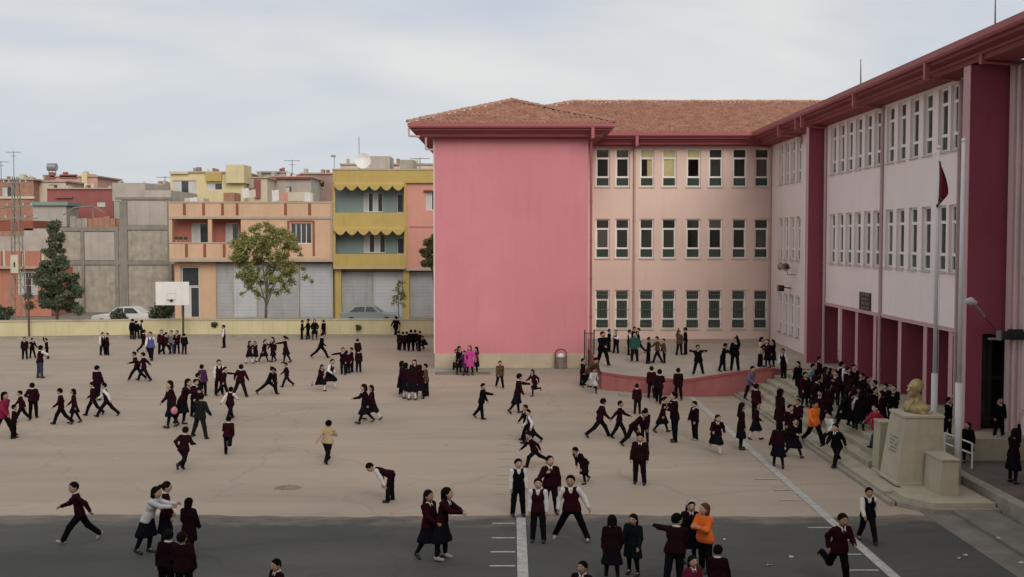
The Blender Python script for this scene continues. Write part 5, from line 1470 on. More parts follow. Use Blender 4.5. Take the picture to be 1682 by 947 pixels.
def arm_prims(J, e, s, cut=1.0):
    w = J['el' + s] + (J['wr' + s] - J['el' + s]) * cut
    return [CAP(J['sh' + s], J['el' + s], .041 + e, .032 + e), CAP(J['el' + s], w, .032 + e, (.032 + (.022 - .032) * cut) + e)]
def leg_prims(J, e, s, cut=1.0):
    a = J['kn' + s] + (J['an' + s] - J['kn' + s]) * cut
    return [CAP(J['hip' + s], J['kn' + s], .066 + e, .045 + e), CAP(J['kn' + s], a, .044 + e, (.044 + (.030 - .044) * cut) + e)]
HS = 1.09            # children have large heads
def head_pt(J, v): return J['head'] + J['H'] @ (np.array(v, float) * HS)
_mc = {}
def piece(kind, pose, flip=False, vox=.0135):
    key = (kind, pose, flip)
    if key in _mc: return _mc[key]
    J = skeleton(pose, flip); H_ = J['H']; T = J['T']; up = T @ np.array([0, 0, 1.])
    ex = None
    if kind == 'body':
        g = torso_prims(J, 0)
        for s in 'LR':
            g += arm_prims(J, 0, s) + leg_prims(J, 0, s)
            B = J['B' + s]; w = J['wr' + s]; g.append(CAP(w, w + B @ np.array([0, 0, -.05]), .019, .022, (B @ np.array([1., 0, 0]), .62)))
            g.append(CAP(J['an' + s], J['an' + s] + J['fd' + s] * .09 + np.array([0, 0, -.03]), .026, .02))
        g.append(CAP(J['neck'] - up * .02, head_pt(J, (0, .012, -.04)), .034, .033))
        g.append(ELL(J['head'], (.068 * HS, .078 * HS, .088 * HS), H_)); g.append(ELL(head_pt(J, (0, -.018, -.042)), (.047 * HS, .052 * HS, .050 * HS), H_))
        g.append(CAP(head_pt(J, (0, -.076, .0)), head_pt(J, (0, -.090, -.022)), .007, .011))
        for s in (-1, 1): g.append(ELL(head_pt(J, (s * .070, .008, -.008)), (.010, .017, .022), H_))
        ex = MB()
        for s in 'LR':                                   # five fingers on each hand, unequal and slightly curled
            B = J['B' + s]; w = J['wr' + s]; sg = 1 if s == 'L' else -1
            for i, (o, l) in enumerate(((-.019, .044), (-.006, .052), (.007, .049), (.019, .038))):
                p0 = w + B @ np.array([0, o, -.055]); p1 = p0 + B @ np.array([-sg * .006, o * .1, -l * .55]); p2 = p1 + B @ np.array([-sg * .016, 0, -l * .42])
                ex.tube([p0, p1, p2], [.0085, .0078, .006], 5)
            p0 = w + B @ np.array([0, -.016, -.018]); p1 = p0 + B @ np.array([-sg * .006, -.024, -.020]); p2 = p1 + B @ np.array([-sg * .006, -.006, -.026]); ex.tube([p0, p1, p2], [.010, .0085, .0065], 5)
        for s in (-1, 1):
            c = head_pt(J, (s * .028, -.0705, .010)); e_ = MB(); e_.ell((0, 0, 0), (.012, .006, .0065), 8, 5, 2)
            ex.add([c + H_ @ np.array(v) for v in e_.v], e_.f, 2)
            c = head_pt(J, (s * .028, -.0757, .010)); e_ = MB(); e_.ell((0, 0, 0), (.0058, .003, .006), 6, 4, 1); ex.add([c + H_ @ np.array(v) for v in e_.v], e_.f, 1)
            ex.tube([head_pt(J, (s * .014, -.0765, .027)), head_pt(J, (s * .030, -.0745, .031)), head_pt(J, (s * .044, -.064, .025))], .0042, 4, 1)
        ex.tube([head_pt(J, (-.022, -.066, -.048)), head_pt(J, (0, -.0725, -.050)), head_pt(J, (.022, -.066, -.048))], [.003, .0055, .003], 5, 3)
        V, Q = snet([(g, [])], vox)
    elif kind in ('sweater', 'vest', 'jacket', 'coat', 'tunic'):
        e = {'sweater': .018, 'vest': .018, 'jacket': .025, 'coat': .025, 'tunic': .018}[kind]
        tp = torso_prims(J, e); hem = -.045 if kind in ('sweater', 'vest') else -.09
        neck_cut = (up, J['neck'] + up * .006)
        hemc = (-up, J['pel'] + up * hem)
        if kind in ('sweater', 'vest', 'jacket'):
            tp.append(CAP(J['pel'] + up * (hem - .02), J['pel'] + up * .05, .088 + e, .086 + e, (T @ np.array([0, 1., 0]), .78)))
            dvy = T @ np.array([0, 1., 0]); PT_ = lambda v: J['pel'] + T @ np.array(v, float)
            tp += [CAP(PT_((-.062, 0, -.02)), PT_((.062, 0, -.02)), .094 + e, None, (dvy, .84)), CAP(PT_((-.052, 0, .06)), PT_((.052, 0, .06)), .086 + e, None, (dvy, .8))]
            groups = [(tp, [neck_cut, hemc])]
        else:
            for s in 'LR':
                m = J['hip' + s] + (J['kn' + s] - J['hip' + s]) * .78; tp.append(CAP(J['hip' + s] * .8 + J['pel'] * .2, m, .085 + e * .6, .098 + e * .6))
            hz = (J['knL'][2] + J['knR'][2]) / 2 + .035
            groups = [(tp, [neck_cut, ((0, 0, -1), (0, 0, hz))])]
        if kind == 'vest':      # V neck and open arms
            groups = [(tp, [neck_cut, hemc, ELL(J['neck'] + T @ np.array([0, -.075, -.03]), (.035, .06, .07), T)])]
        else:
            ap = []
            for s in 'LR': ap += arm_prims(J, e * .75, s, .97)
            groups.append((ap, []))
            groups = [(groups[0][0], groups[0][1]), groups[1]]
        V, Q = snet(groups, vox, .03)
    elif kind == 'shirt':      # sleeves and shirt body seen under a vest
        tp = torso_prims(J, .008); ap = []
        for s in 'LR': ap += arm_prims(J, .016, s, .95)
        V, Q = snet([(tp, [(up, J['neck'] + up * .012), (-up, J['pel'] + up * -.02)]), (ap, [])], vox, .02)
    elif kind == 'collar':     # spread white collar
        g = []
        pts = []
        for k in range(-4, 5):
            a = k / 4 * R(150); pts.append(J['neck'] + T @ np.array([.052 * math.sin(a), .050 * math.cos(a), .012 - .020 * (1 - math.cos(a)) / 2]))
        for p, q in zip(pts[:-1], pts[1:]): g.append(CAP(p, q, .016))
        for s in (-1, 1): g.append(CAP(J['neck'] + T @ np.array([s * .028, -.054, -.012]), J['neck'] + T @ np.array([s * .030, -.090, -.060]), .014, .007))
        g.append(CAP(J['neck'] + T @ np.array([0, -.062, -.02]), J['neck'] + T @ np.array([0, -.082, -.085]), .013, .006))
        V, Q = snet([(g, [])], .011, .014)
    elif kind == 'trousers':
        g = []
        dv = T @ np.array([0, 1., 0])
        g.append(CAP(J['pel'] + np.array([-.045, 0, 0]), J['pel'] + np.array([.045, 0, 0]), .094, None, (dv, .76))); g.append(CAP(J['pel'], J['waist'], .094, .088, (dv, .76)))
        for s in 'LR':
            g += [CAP(J['hip' + s], J['kn' + s], .078, .058), CAP(J['kn' + s], J['an' + s], .058, .050)]
        V, Q = snet([(g, [])], vox, .03)
    elif kind in ('skirt', 'shortskirt'):
        g = []; dv = np.array([0, 1., 0]); f = .98 if kind == 'skirt' else .70
        g.append(CAP(J['pel'] + np.array([-.03, 0, .06]), J['pel'] + np.array([.03, 0, .06]), .088, None, (dv, .8)))
        mm = (J['knL'] + J['knR']) / 2; ends = {}
        for s in 'LR':
            m = J['hip' + s] + (J['kn' + s] - J['hip' + s]) * f; m = m * .9 + ((J['hipL'] + J['hipR']) / 2 + (mm - (J['hipL'] + J['hipR']) / 2) * f) * .1
            g.append(CAP(J['hip' + s] * .7 + J['pel'] * .3, m, .092, .118)); ends[s] = m
        g.append(CAP(ends['L'], ends['R'], .105)); g.append(CAP(J['pel'], (ends['L'] + ends['R']) / 2, .09, .12))
        zc = (ends['L'][2] + ends['R'][2]) / 2 - .03
        V, Q = snet([(g, [((0, 0, -1), (0, 0, zc))])], vox, .05)
    elif kind == 'stockings':
        g = []
        for s in 'LR': g += leg_prims(J, .004, s)
        V, Q = snet([(g, [])], vox, .02)
    elif kind.startswith('sock'):
        g = []
        for s in kind[-1]: g.append(CAP(J['kn' + s] + (J['an' + s] - J['kn' + s]) * .30, J['an' + s], .043, .036))
        V, Q = snet([(g, [])], vox, .01)
    elif kind.startswith('shoe'):
        g = []
        for s in kind[-1]:
            a = J['an' + s]; fd = J['fd' + s]; M2 = J['M2' + s]; dn = M2 @ np.array([0, 0, -1.])
            if abs(dn[2]) > .8: dn = np.array([0, 0, -1.])
            g += [CAP(a + dn * .022 - fd * .022, a + dn * .030 + fd * .10, .036, .030), CAP(a, a + dn * .02, .036, .036)]
        V, Q = snet([(g, [])], .012, .015)
    elif kind.startswith('hair'):
        c = J['head']; g = [ELL(head_pt(J, (0, .010, .012)), (.078 * HS, .086 * HS, .092 * HS), H_)]
        cuts = [(H_ @ np.array([0, -1., -.62]), head_pt(J, (0, -.050, .042)))]
        fw = H_ @ np.array([0, -1., 0])
        if kind == 'hair_short': cuts.append((H_ @ np.array([0, -.55, -1.]), head_pt(J, (0, .05, -.052)))); groups = [(g, cuts)]
        elif kind == 'hair_bob':
            back = [CAP(head_pt(J, (s * .052, .02, .0)), head_pt(J, (s * .056, .020, -.085)), .036, .030) for s in (-1, 1)] + [CAP(head_pt(J, (0, .05, 0)), head_pt(J, (0, .056, -.085)), .052, .048)]
            groups = [(g, cuts), (back, [(H_ @ np.array([0, -1., 0.]), head_pt(J, (0, -.028, 0)))])]
        elif kind == 'hair_long':
            back = [CAP(head_pt(J, (s * .05, .022, .0)), J['neck'] + T @ np.array([s * .06, .05, -.06]), .036, .034) for s in (-1, 1)] + [CAP(head_pt(J, (0, .05, 0)), J['neck'] + T @ np.array([0, .085, -.13]), .056, .040)]
            groups = [(g, cuts), (back, [])]
        else:  # pony
            back = [CAP(head_pt(J, (0, .075, .03)), head_pt(J, (0, .125, .0)), .026, .03), CAP(head_pt(J, (0, .125, 0)), head_pt(J, (0, .135, -.12)), .03, .014)]
            groups = [(g, cuts + [(H_ @ np.array([0, -.55, -1.]), head_pt(J, (0, .05, -.055)))]), (back, [])]
        V, Q = snet(groups, .0125, .02)
    elif kind == 'headband':
        g = []; pts = [head_pt(J, (.082 * math.sin(a), -.022, .012 + .092 * math.cos(a))) for a in np.linspace(-1.4, 1.4, 9)]
        for p, q in zip(pts[:-1], pts[1:]): g.append(CAP(p, q, .014))
        V, Q = snet([(g, [])], .011, .012)
    elif kind == 'bag':
        g = [ELL(J['wrL'] + np.array([.02, -.02, -.14]), (.05, .09, .10))]; V, Q = snet([(g, [])], .013, .02)
    me = np_mesh(kind, V, Q, ex)
    if kind == 'body':
        for m_ in (m_skin[0], m_eye, m_eyew, m_lip): me.materials.append(m_)
    _mc[key] = me
    return me

def cloth(name, c, rough=.9): return mat('cloth_' + name, c, rough, .16, 7.0, bump=.25, bscale=40, spec=.03)
m_skin = [mat('skin_%d' % i, c, .6, .05, 6, spec=.3) for i, c in enumerate([(.42, .25, .175), (.36, .205, .14), (.46, .29, .21)])]
m_eye = mat('eye_dark', (.02, .014, .012), .4, 0); m_eyew = mat('eye_white', (.55, .52, .48), .4, 0); m_lip = mat('lips', (.28, .11, .095), .6, 0)
m_hair = [mat('hair_%d' % i, c, .85, .25, 12, spec=.04) for i, c in enumerate([(.0045, .0038, .0035), (.0065, .0048, .0040), (.0100, .0068, .0050), (.085, .042, .020)])]
MAROON = [cloth('maroon_%d' % i, c) for i, c in enumerate([(.0190, .0046, .0080), (.0145, .0044, .0080), (.0240, .0048, .0078), (.0110, .0042, .0070), (.0165, .0056, .0070)])]
DARK = [cloth('dark_%d' % i, c) for i, c in enumerate([(.0060, .0055, .0070), (.0075, .0070, .0090), (.0050, .0050, .0060), (.0085, .0075, .0090)])]
NAVY = [cloth('navy_%d' % i, c) for i, c in enumerate([(.0065, .0068, .0110), (.0075, .0068, .0095)])]
C_ = {'white': cloth('white', (.60, .58, .56)), 'orange': cloth('orange', (.70, .155, .03)), 'magenta': cloth('magenta', (.46, .055, .24)), 'red': cloth('red', (.28, .022, .045)),
      'redcoat': cloth('redcoat', (.12, .015, .035)), 'pinkred': cloth('pinkred', (.21, .020, .05)), 'teal': cloth('teal', (.025, .080, .066)), 'lightteal': cloth('lightteal', (.16, .25, .27)), 'lilac': cloth('lilac', (.15, .12, .21)), 'blue': cloth('blue', (.07, .09, .22)),
      'cream': cloth('cream', (.48, .40, .30)), 'tan': cloth('tan', (.42, .31, .19)), 'brown': cloth('brown', (.085, .052, .03)), 'greywhite': cloth('greywhite', (.44, .44, .45)), 'purple': cloth('purple', (.060, .022, .060)),
      'pink': cloth('pink', (.55, .20, .26)), 'grey': cloth('grey', (.16, .15, .15)), 'suit': cloth('suit', (.013, .0135, .014)), 'green': cloth('green', (.006, .012, .0115)), 'jeans': cloth('jeans', (.035, .042, .075)), 'black': DARK[2]}
m_shoe = mat('shoe_black', (.014, .012, .012), .45, .1, 5, spec=.4); m_sock = cloth('sock_white', (.55, .53, .51)); m_tights = cloth('tights_dark', (.009, .008, .009)); m_trainer = mat('shoe_pale', (.32, .30, .29), .6, .1, 5)
rnd = random.Random(4)
GROUP = 'schoolchildren at break in the yard'
def person(u, vt, vf, pose, kit, face, label, flip=False, hair=None, top=None, bottom=None, topc=None, botc=None, extra=(), vox=None, hmax=1.5, hmin=1.05, skin=None, pos=None, z=None):
    g = hit(u, vf) if pos is None else Vector(pos)
    if z is not None: g = G(u, vf, z)
    pose = pose + rnd.choice(['', '#a', '#b'])
    J = skeleton(pose, flip)
    span = max(J['head'][2] + .09, max(J['wrL'][2], J['wrR'][2]) if False else 0)
    hpx = vf - vt; hm = hpx * g.y / F_PX / math.cos(math.atan2(CAM_H - g.z, g.y))
    sc = hm / span * 0.985
    sc = min(max(sc, hmin / HB), hmax / HB)
    t = thing('person', label, 'person', g, R(face + rnd.uniform(-8, 8)), GROUP); wsc = sc * rnd.uniform(.98, 1.11); t.scale = (wsc, wsc, sc)
    pick = lambda L_: L_[rnd.randrange(len(L_))]
    girl = kit[0] == 'g'
    def part(name, kind, m):
        me = piece(kind, pose, flip)
        o = link(name, me, t)
        if not me.materials: me.materials.append(m)
        o.material_slots[0].link = 'OBJECT'; o.material_slots[0].material = m
        return o
    part('body', 'body', skin or pick(m_skin))
    cm = lambda c, default: (C_[c] if isinstance(c, str) else c) if c else pick(default)
    wide = lambda k: k
    if kit == 'b':      # sweater and trousers
        part('sweater', top or 'sweater', cm(topc, MAROON)); part('trousers', 'trousers', cm(botc, DARK)); part('collar', 'collar', C_['white'])
    elif kit == 'bn':   # jumper without a visible collar
        part('jacket', top or 'jacket', cm(topc, MAROON)); part('trousers', 'trousers', cm(botc, DARK))
    elif kit == 'v':    # vest over white shirt
        part('vest', 'vest', cm(topc, MAROON)); part('shirt', 'shirt', C_['white']); part('trousers', 'trousers', cm(botc, DARK)); part('collar', 'collar', C_['white'])
    elif kit == 'g':    # sweater, skirt, white socks
        part('sweater', top or 'sweater', cm(topc, MAROON)); part('skirt', bottom or 'skirt', cm(botc, NAVY)); [part('sock', 'sock_' + s, m_sock) for s in 'LR']; part('collar', 'collar', C_['white'])
    elif kit == 'gt':   # sweater, skirt, dark tights
        part('sweater', top or 'sweater', cm(topc, MAROON)); part('skirt', bottom or 'skirt', cm(botc, NAVY)); part('tights', 'stockings', m_tights); part('collar', 'collar', C_['white'])
    elif kit == 'gc':   # long coat over tights
        part('coat', 'coat', cm(topc, MAROON)); part('tights', 'stockings', m_tights)
    elif kit == 'gp':   # pinafore over white shirt
        part('pinafore', 'vest', cm(topc, MAROON)); part('shirt', 'shirt', C_['white']); part('skirt', 'skirt', cm(botc, NAVY)); [part('sock', 'sock_' + s, m_sock) for s in 'LR']; part('collar', 'collar', C_['white'])
    elif kit == 's':    # shirt only
        part('shirt', 'sweater', cm(topc, [C_['white']])); part('trousers', 'trousers', cm(botc, DARK))
    ms_ = m_shoe if rnd.random() < .88 else m_trainer
    for s in 'LR': part('shoe', 'shoe_' + s, ms_)
    hk = hair or (rnd.choice(['long', 'pony', 'bob', 'pony']) if girl else 'short')
    part('hair', 'hair_' + hk, (m_hair[3] if 'fair' in extra else pick(m_hair[:3])))
    if 'headband' in extra: part('headband', 'headband', C_['white'])
    if 'bag' in extra: part('bag', 'bag', C_['pink'])
    return t
# ================================================================== THE CHILDREN (photo column, head row, foot row, pose, clothes, facing, label)
# facing: 0 towards the viewer, 90 to the right, 180 away, -90 to the left
p = person
# --- left edge
p(6, 643, 717, 'walk', 'bn', 80, 'child in a crimson coat cut by the left frame edge', topc='pinkred', hair='bob')
p(23, 664, 720, 'stand', 'b', 100, 'small dark child walking just behind the crimson coat at left', hair='short')
p(36, 641, 692, 'walk', 'b', -60, 'child in dark sweater facing left, right of the crimson coat')
p(55, 628, 686, 'pockets', 'b', 180, 'child seen from behind with hands in pockets at far left', hair='short')
p(41, 553, 590, 'stand', 'b', 20, 'leftmost child of the playing trio near the left wall')
p(53, 556, 588, 'armout', 'b', 60, 'child half hidden behind the white sleeved player at left')
p(66, 567, 621, 'hug', 'v', 150, 'white sleeved child wrestling, nearest of the left trio', botc='jeans')
p(77, 555, 589, 'raised', 'b', -60, 'child with raised arm behind the white sleeved wrestler')
p(169, 545, 583, 'stand', 'v', 60, 'left child of the pair standing alone near the wall shrub', botc='black')
p(177, 546, 583, 'arms_in', 'b', -60, 'right child of the pair standing alone near the wall shrub', flip=True)
p(160, 600, 657, 'stand', 'b', 160, 'taller child with white collar behind two walkers at left')
p(153, 627, 682, 'walk', 'b', -80, 'child in maroon walking left beside the striding one')
p(176, 628, 684, 'stride', 'v', -75, 'child with white sleeve striding left, legs wide apart', topc=None)
p(101, 637, 697, 'walk', 'b', -70, 'child scratching ear walking left beside a skirted child', flip=True)
p(123, 638, 695, 'walkgirl', 'gt', -70, 'skirted child with dark tights walking beside a trousered child', hair='bob', bottom='shortskirt')
p(217, 523, 557, 'stand', 'b', 160, 'left child of three standing at the wall behind the white car', topc='black')
p(225, 526, 557, 'stand2', 'b', -160, 'middle child of three standing against the back wall at left', topc='black')
p(233, 525, 556, 'stand', 'v', 140, 'right child of three at the wall, white sleeves showing')
p(236, 541, 578, 'walk', 'b', 120, 'child half hidden by the blue vested one near the shrubs')
p(248, 541, 592, 'walk', 'v', 10, 'child in blue vest with white sleeves walking forward', topc='blue')
p(225, 577, 625, 'stride', 'b', -80, 'left child of a close walking pair left of centre')
p(237, 578, 626, 'walk', 'b', -80, 'right child of a close walking pair left of centre', flip=True)
p(265, 541, 582, 'stand2', 'b', 30, 'leftmost of five children standing below the basketball board')
p(273, 545, 582, 'walk', 'b', 70, 'second from left of five children below the basketball board')
p(282, 542, 581, 'stand', 'b', -20, 'middle child of five in blue trousers below the backboard', topc='grey', botc='jeans')
p(291, 542, 581, 'arms_in', 'b', 0, 'fourth from left of five children below the basketball board')
p(303, 547, 582, 'stand', 'b', 180, 'rightmost of five children standing by the basketball post', topc='black')
p(368, 533, 571, 'stand', 'v', -70, 'lone child with white sleeves beside the ball shaped shrub')
# --- pink bag group with the teacher
p(282, 623, 702, 'walkgirl', 'gt', -60, 'child carrying a pink bag next to the maroon sweater', extra=('bag',), hmax=1.55, hair='bob')
p(300, 621, 697, 'pushgirl', 'gt', 70, 'skirted child in maroon reaching toward the dark grey coat', hmax=1.55, hair='bob')
p(334, 598, 650, 'stand2', 'bn', 160, 'child in purple jacket behind the dark grey coat', topc='purple')
p(325, 612, 668, 'stand', 'b', 120, 'child with white collar directly behind the dark grey coat')
p(329, 645, 719, 'wide', 'bn', 165, 'child in a dark grey coat with legs apart, seen from behind', topc='suit', botc='suit', hmax=1.5, hair='short')
p(320, 622, 684, 'stand', 'b', 60, 'child with head turned just above the dark grey coat')
p(378, 635, 690, 'walk', 'v', 160, 'white sleeved child walking away below the pointing child')
p(375, 684, 747, 'runkick', 'b', 178, 'child running away seen from behind, one foot lifted')
p(302, 702, 773, 'run', 'b', 165, 'child in maroon running away below the dark grey coat')
p(360, 590, 648, 'stand', 'v', 30, 'child behind the one with an outstretched arm')
p(367, 602, 650, 'armfwd', 'b', 90, 'child pointing right with one outstretched arm')
p(395, 598, 651, 'wide', 'b', 176, 'child seen from behind, feet apart, right of the pointing child')
# --- row of girls and the scuffle
p(410, 559, 597, 'walkgirl', 'g', 60, 'leftmost of four skirted children holding each other in a row', hair='bob', bottom='shortskirt')
p(420, 560, 594, 'hug', 'g', -30, 'second of the row of skirted children near the olive tree')
p(434, 557, 594, 'armfwd', 'gt', 70, 'third of the row of skirted children near the olive tree', hair='pony')
p(449, 553, 594, 'walkgirl', 'gt', -40, 'fourth of the row, tall with loose hair', hair='long')
p(470, 551, 596, 'armfwd', 'gt', -80, 'skirted child reaching left to the row', hair='pony', bottom='shortskirt')
p(441, 602, 648, 'lunge', 'b', 80, 'left child of a scuffling pair in mid yard', topc='black')
p(452, 606, 648, 'raised', 'bn', -60, 'right child of the scuffling pair with a raised fist')
p(471, 598, 635, 'walk', 'b', -60, 'child walking left just right of the scuffle')
p(496, 525, 557, 'stand', 'b', 100, 'leftmost of four children at the back wall by the tree', topc='black')
p(506, 523, 557, 'stand2', 'b', -100, 'second of four children at the back wall by the tree', topc='black')
p(517, 524, 558, 'pockets', 'gc', 0, 'third of four children at the wall in a long dark coat', hair='long', topc='black')
p(532, 525, 554, 'stand', 'b', -120, 'rightmost of four children at the back wall by the tree', topc='black')
p(527, 546, 588, 'stride', 'b', 80, 'child striding right in front of the wall group', topc='black')
p(526, 598, 642, 'rungirl', 'g', 50, 'left of two skirted children running with white stockings', hair='long')
p(541, 589, 637, 'rungirl', 'gp', 60, 'right of two skirted children running, white sleeve visible', hair='pony')
p(588, 556, 592, 'stand', 'b', 180, 'dark child behind the group of four in mid yard')
p(564, 570, 615, 'armout', 'b', -20, 'child stretching an arm left at the edge of a group of four', flip=False)
p(571, 575, 613, 'stand2', 'b', 150, 'second child of the group of four facing away')
p(578, 570, 611, 'stand', 'b', -60, 'third child of the group of four facing left')
p(589, 572, 612, 'stand', 'b', 170, 'right child of the group of four, seen from behind')
p(600, 630, 695, 'walkgirl', 'gt', -70, 'left child of a skirted pair walking arm in arm', hair='bob', hmax=1.55)
p(612, 632, 690, 'walkgirl', 'g', -60, 'right child of a skirted pair walking arm in arm', hair='bob', flip=True)
p(650, 519, 553, 'walk', 'b', 160, 'lone dark child at the wall end before the ochre house', topc='black')
# --- tight row left of the pink wall
for i, (u, vt, po, fc, l) in enumerate(((655, 543, 'stand', 120, 'leftmost of a tight row of six at the pink wall edge'), (661, 544, 'stand2', 170, 'second from left in the tight row of six'), (668, 545, 'stand', 180, 'third from left in the tight row of six'),
        (675, 541, 'arms_in', -170, 'fourth from left in the tight row of six'), (682, 541, 'stand', -160, 'fifth from left in the tight row of six'), (689, 543, 'stand2', -120, 'rightmost of the tight row of six by the pink wall'))):
    p(u, vt, 575.5 + (i % 2), po, 'b', fc, l, topc='black' if i % 3 == 0 else None, flip=bool(i % 2))
p(700, 553, 574, 'crouch', 'b', -60, 'child crouching beside the left edge of the pink wall', topc='black')
p(722, 565, 601, 'stand', 'gt', 60, 'left of two skirted children talking at the pink wall corner', hair='pony')
p(732, 564, 605, 'stand2', 'gt', -60, 'right of two skirted children talking at the pink wall corner', hair='long')
p(748, 573, 611, 'stand', 'bn', 30, 'child in pale jacket half hidden near the magenta coat', topc='cream', hair='bob')
p(754, 568, 615, 'stand', 'gt', 60, 'skirted child left of the magenta coat facing it', hair='long')
p(763, 575, 616, 'walkgirl', 'gc', -30, 'child in purple coat squeezed beside the magenta coat', topc='purple', hair='bob')
p(771, 567, 616, 'stand2', 'gc', 10, 'child in a bright magenta coat by the pink wall', topc='magenta', hair='bob')
p(783, 569, 612, 'stand', 'gt', -70, 'skirted child right of the magenta coat', hair='long', topc='redcoat')
# --- huddle in mid yard
p(659, 592, 650, 'stand', 'gt', 80, 'leftmost child of the huddle in mid yard', hair='bob')
p(668, 595, 655, 'stand2', 'g', 150, 'skirted child at left front of the huddle with white socks', hair='bob')
p(680, 590, 640, 'stand', 'gt', 0, 'child at the back of the huddle facing the viewer', hair='bob')
p(677, 599, 657, 'stand', 'g', 178, 'middle child of the huddle seen from behind in a wide skirt', hair='long')
p(690, 598, 655, 'arms_in', 'gt', -150, 'skirted child at right front of the huddle', hair='bob')
p(700, 597, 651, 'stand', 'bn', -100, 'child in a brown jacket at the right of the huddle', topc='brown')
p(821, 592, 637, 'walk', 'bn', 20, 'child in a brown jacket walking alone below the pink wall', topc='brown', botc='black')
p(850, 613, 679, 'armfwd', 'gt', 100, 'child in maroon pointing right with white back patch', hair='short', hmax=1.5)
p(878, 606, 650, 'rungirl', 'gt', -60, 'skirted child running left toward the pointing arm', hair='bob', bottom='shortskirt')
p(791, 629, 688, 'armfwd', 'bn', 80, 'child in a dark jacket holding one arm forward, alone', topc='black', flip=True)
p(865, 664, 722, 'walk', 'b', -60, 'child behind the white sleeved walker left of centre line', topc='black')
p(872, 672, 728, 'stride', 'v', -80, 'child with white sleeve striding left near the centre line')
p(878, 711, 765, 'lunge', 'b', -70, 'child lunging left behind the boys on the centre line')
# --- central foreground boys
p(851, 754, 847, 'stand', 'v', 10, 'child in open dark jacket standing left of the centre boys', botc='black', topc='black')
p(904, 749, 844, 'chin', 'b', 5, 'child with hand near chin standing behind the two front boys')
p(884, 786, 890, 'stand', 'v', -5, 'front child with white sleeves and maroon vest on the white line', hmax=1.4)
p(939, 782, 886, 'wide', 'v', -8, 'child standing with legs spread wide and white sleeves', hmax=1.5)
p(959, 732, 793, 'stoop', 'gt', -40, 'stooping child with flying skirt behind the spread legged one', hair='short')
p(1050, 711, 795, 'stand', 'b', -15, 'child standing upright alone right of the stooping one', hmax=1.45)
p(985, 654, 718, 'stride', 'b', 90, 'child striding right with arm on the next child')
p(1017, 658, 721, 'walk', 'b', 85, 'child walking ahead of the striding one', flip=True)
p(1047, 630, 680, 'stand', 'b', 178, 'child with white collar seen from behind below the ramp')
p(1040, 671, 733, 'stoop', 'b', 60, 'child leaning forward behind the upright standing child')
p(1059, 670, 728, 'stand', 'b', 170, 'child with blue scarf patch behind the leaning one', topc=None)
p(1070, 601, 654, 'stand', 'b', 170, 'left of two children leaning on the pink ramp wall')
p(1082, 606, 663, 'walk', 'b', 170, 'right of two children leaning on the pink ramp wall')
p(1114, 604, 656, 'walk', 'bn', 178, 'child in maroon bending over the ramp wall')
p(1088, 651, 710, 'armfwd', 'gt', 80, 'skirted child facing a taller child below the ramp', hair='pony')
p(1108, 643, 725, 'arms_in', 'b', -70, 'tall child in long dark coat facing left below the ramp', hmax=1.6, top='jacket')
p(1141, 658, 722, 'stand', 'b', -60, 'child standing with hands behind back by the white line')
p(1176, 680, 744, 'rungirl', 'g', 0, 'skirted child with white socks hopping forward on the white line', hair='long')
# --- terrace
p(990, 543, 601, 'walk', 'bn', 20, 'child in dark jacket at the left front of the terrace', topc='black')
p(1000, 540, 578, 'stand', 'b', 60, 'child behind the left front one on the terrace', topc='black')
p(1012, 541, 580, 'arms_in', 'v', -40, 'child with white folded sleeves on the terrace left', flip=True)
p(1033, 541, 583, 'stand', 'v', 90, 'child with white sleeve left of the teal jacket')
p(1042, 545, 595, 'stand2', 'bn', -10, 'child in a teal green jacket on the terrace', topc='teal')
p(1041, 536, 577, 'stand', 'b', 30, 'child behind the teal jacket under the second window', topc='black')
p(1050, 538, 580, 'walk', 'v', -80, 'child with white side right of the teal jacket', topc='black')
p(1065, 553, 597, 'stand', 'b', 60, 'left of three close children in mid terrace', topc='black')
p(1080, 552, 596, 'walk', 'b', -70, 'middle of three close children in mid terrace', topc='brown')
p(1091, 556, 596, 'stand', 'b', -90, 'right of three close children in mid terrace', topc='brown')
p(1116, 542, 583, 'raised', 'bn', 20, 'child with raised arm in brown near the terrace back wall', topc='brown')
p(1126, 537, 582, 'stand', 'b', -100, 'child beside the raised arm near the terrace back wall', topc='black')
p(1147, 566, 616, 'bothup', 'b', -5, 'child with both hands up standing on the ramp wall', topc='black')
p(1187, 563, 610, 'hug', 'b', 60, 'left of two children playing at the ramp wall edge', topc='black')
p(1207, 553, 609, 'raised', 'b', -20, 'right of two children at the ramp wall edge, one arm raised', flip=True, topc='black')
p(1249, 553, 602, 'stand', 'bn', 60, 'child in a cream jacket at the right end of the terrace', topc='cream', hair='bob')
p(1261, 556, 603, 'hug', 'gt', -60, 'skirted child facing the cream jacket', hair='bob')
p(1270, 557, 602, 'stand', 'gt', -80, 'child with loose hair at the right end of the terrace', hair='long', topc='black')
p(1232, 600, 655, 'climb', 'bn', 40, 'child in a lilac jacket climbing by the ramp end', topc='lilac')
p(1287, 572, 621, 'stand', 'v', -60, 'child in dark vest standing at the top of the steps', topc='black')
p(957, 588, 633, 'stand', 'b', 60, 'child in the dark cluster by the corner railing')
p(969, 583, 638, 'stoop', 'bn', 30, 'child leaning forward at the terrace corner in brown', topc='brown')
p(974, 604, 645, 'rungirl', 'gc', 20, 'small child in a white coat running below the terrace corner', topc='greywhite', hair='bob')
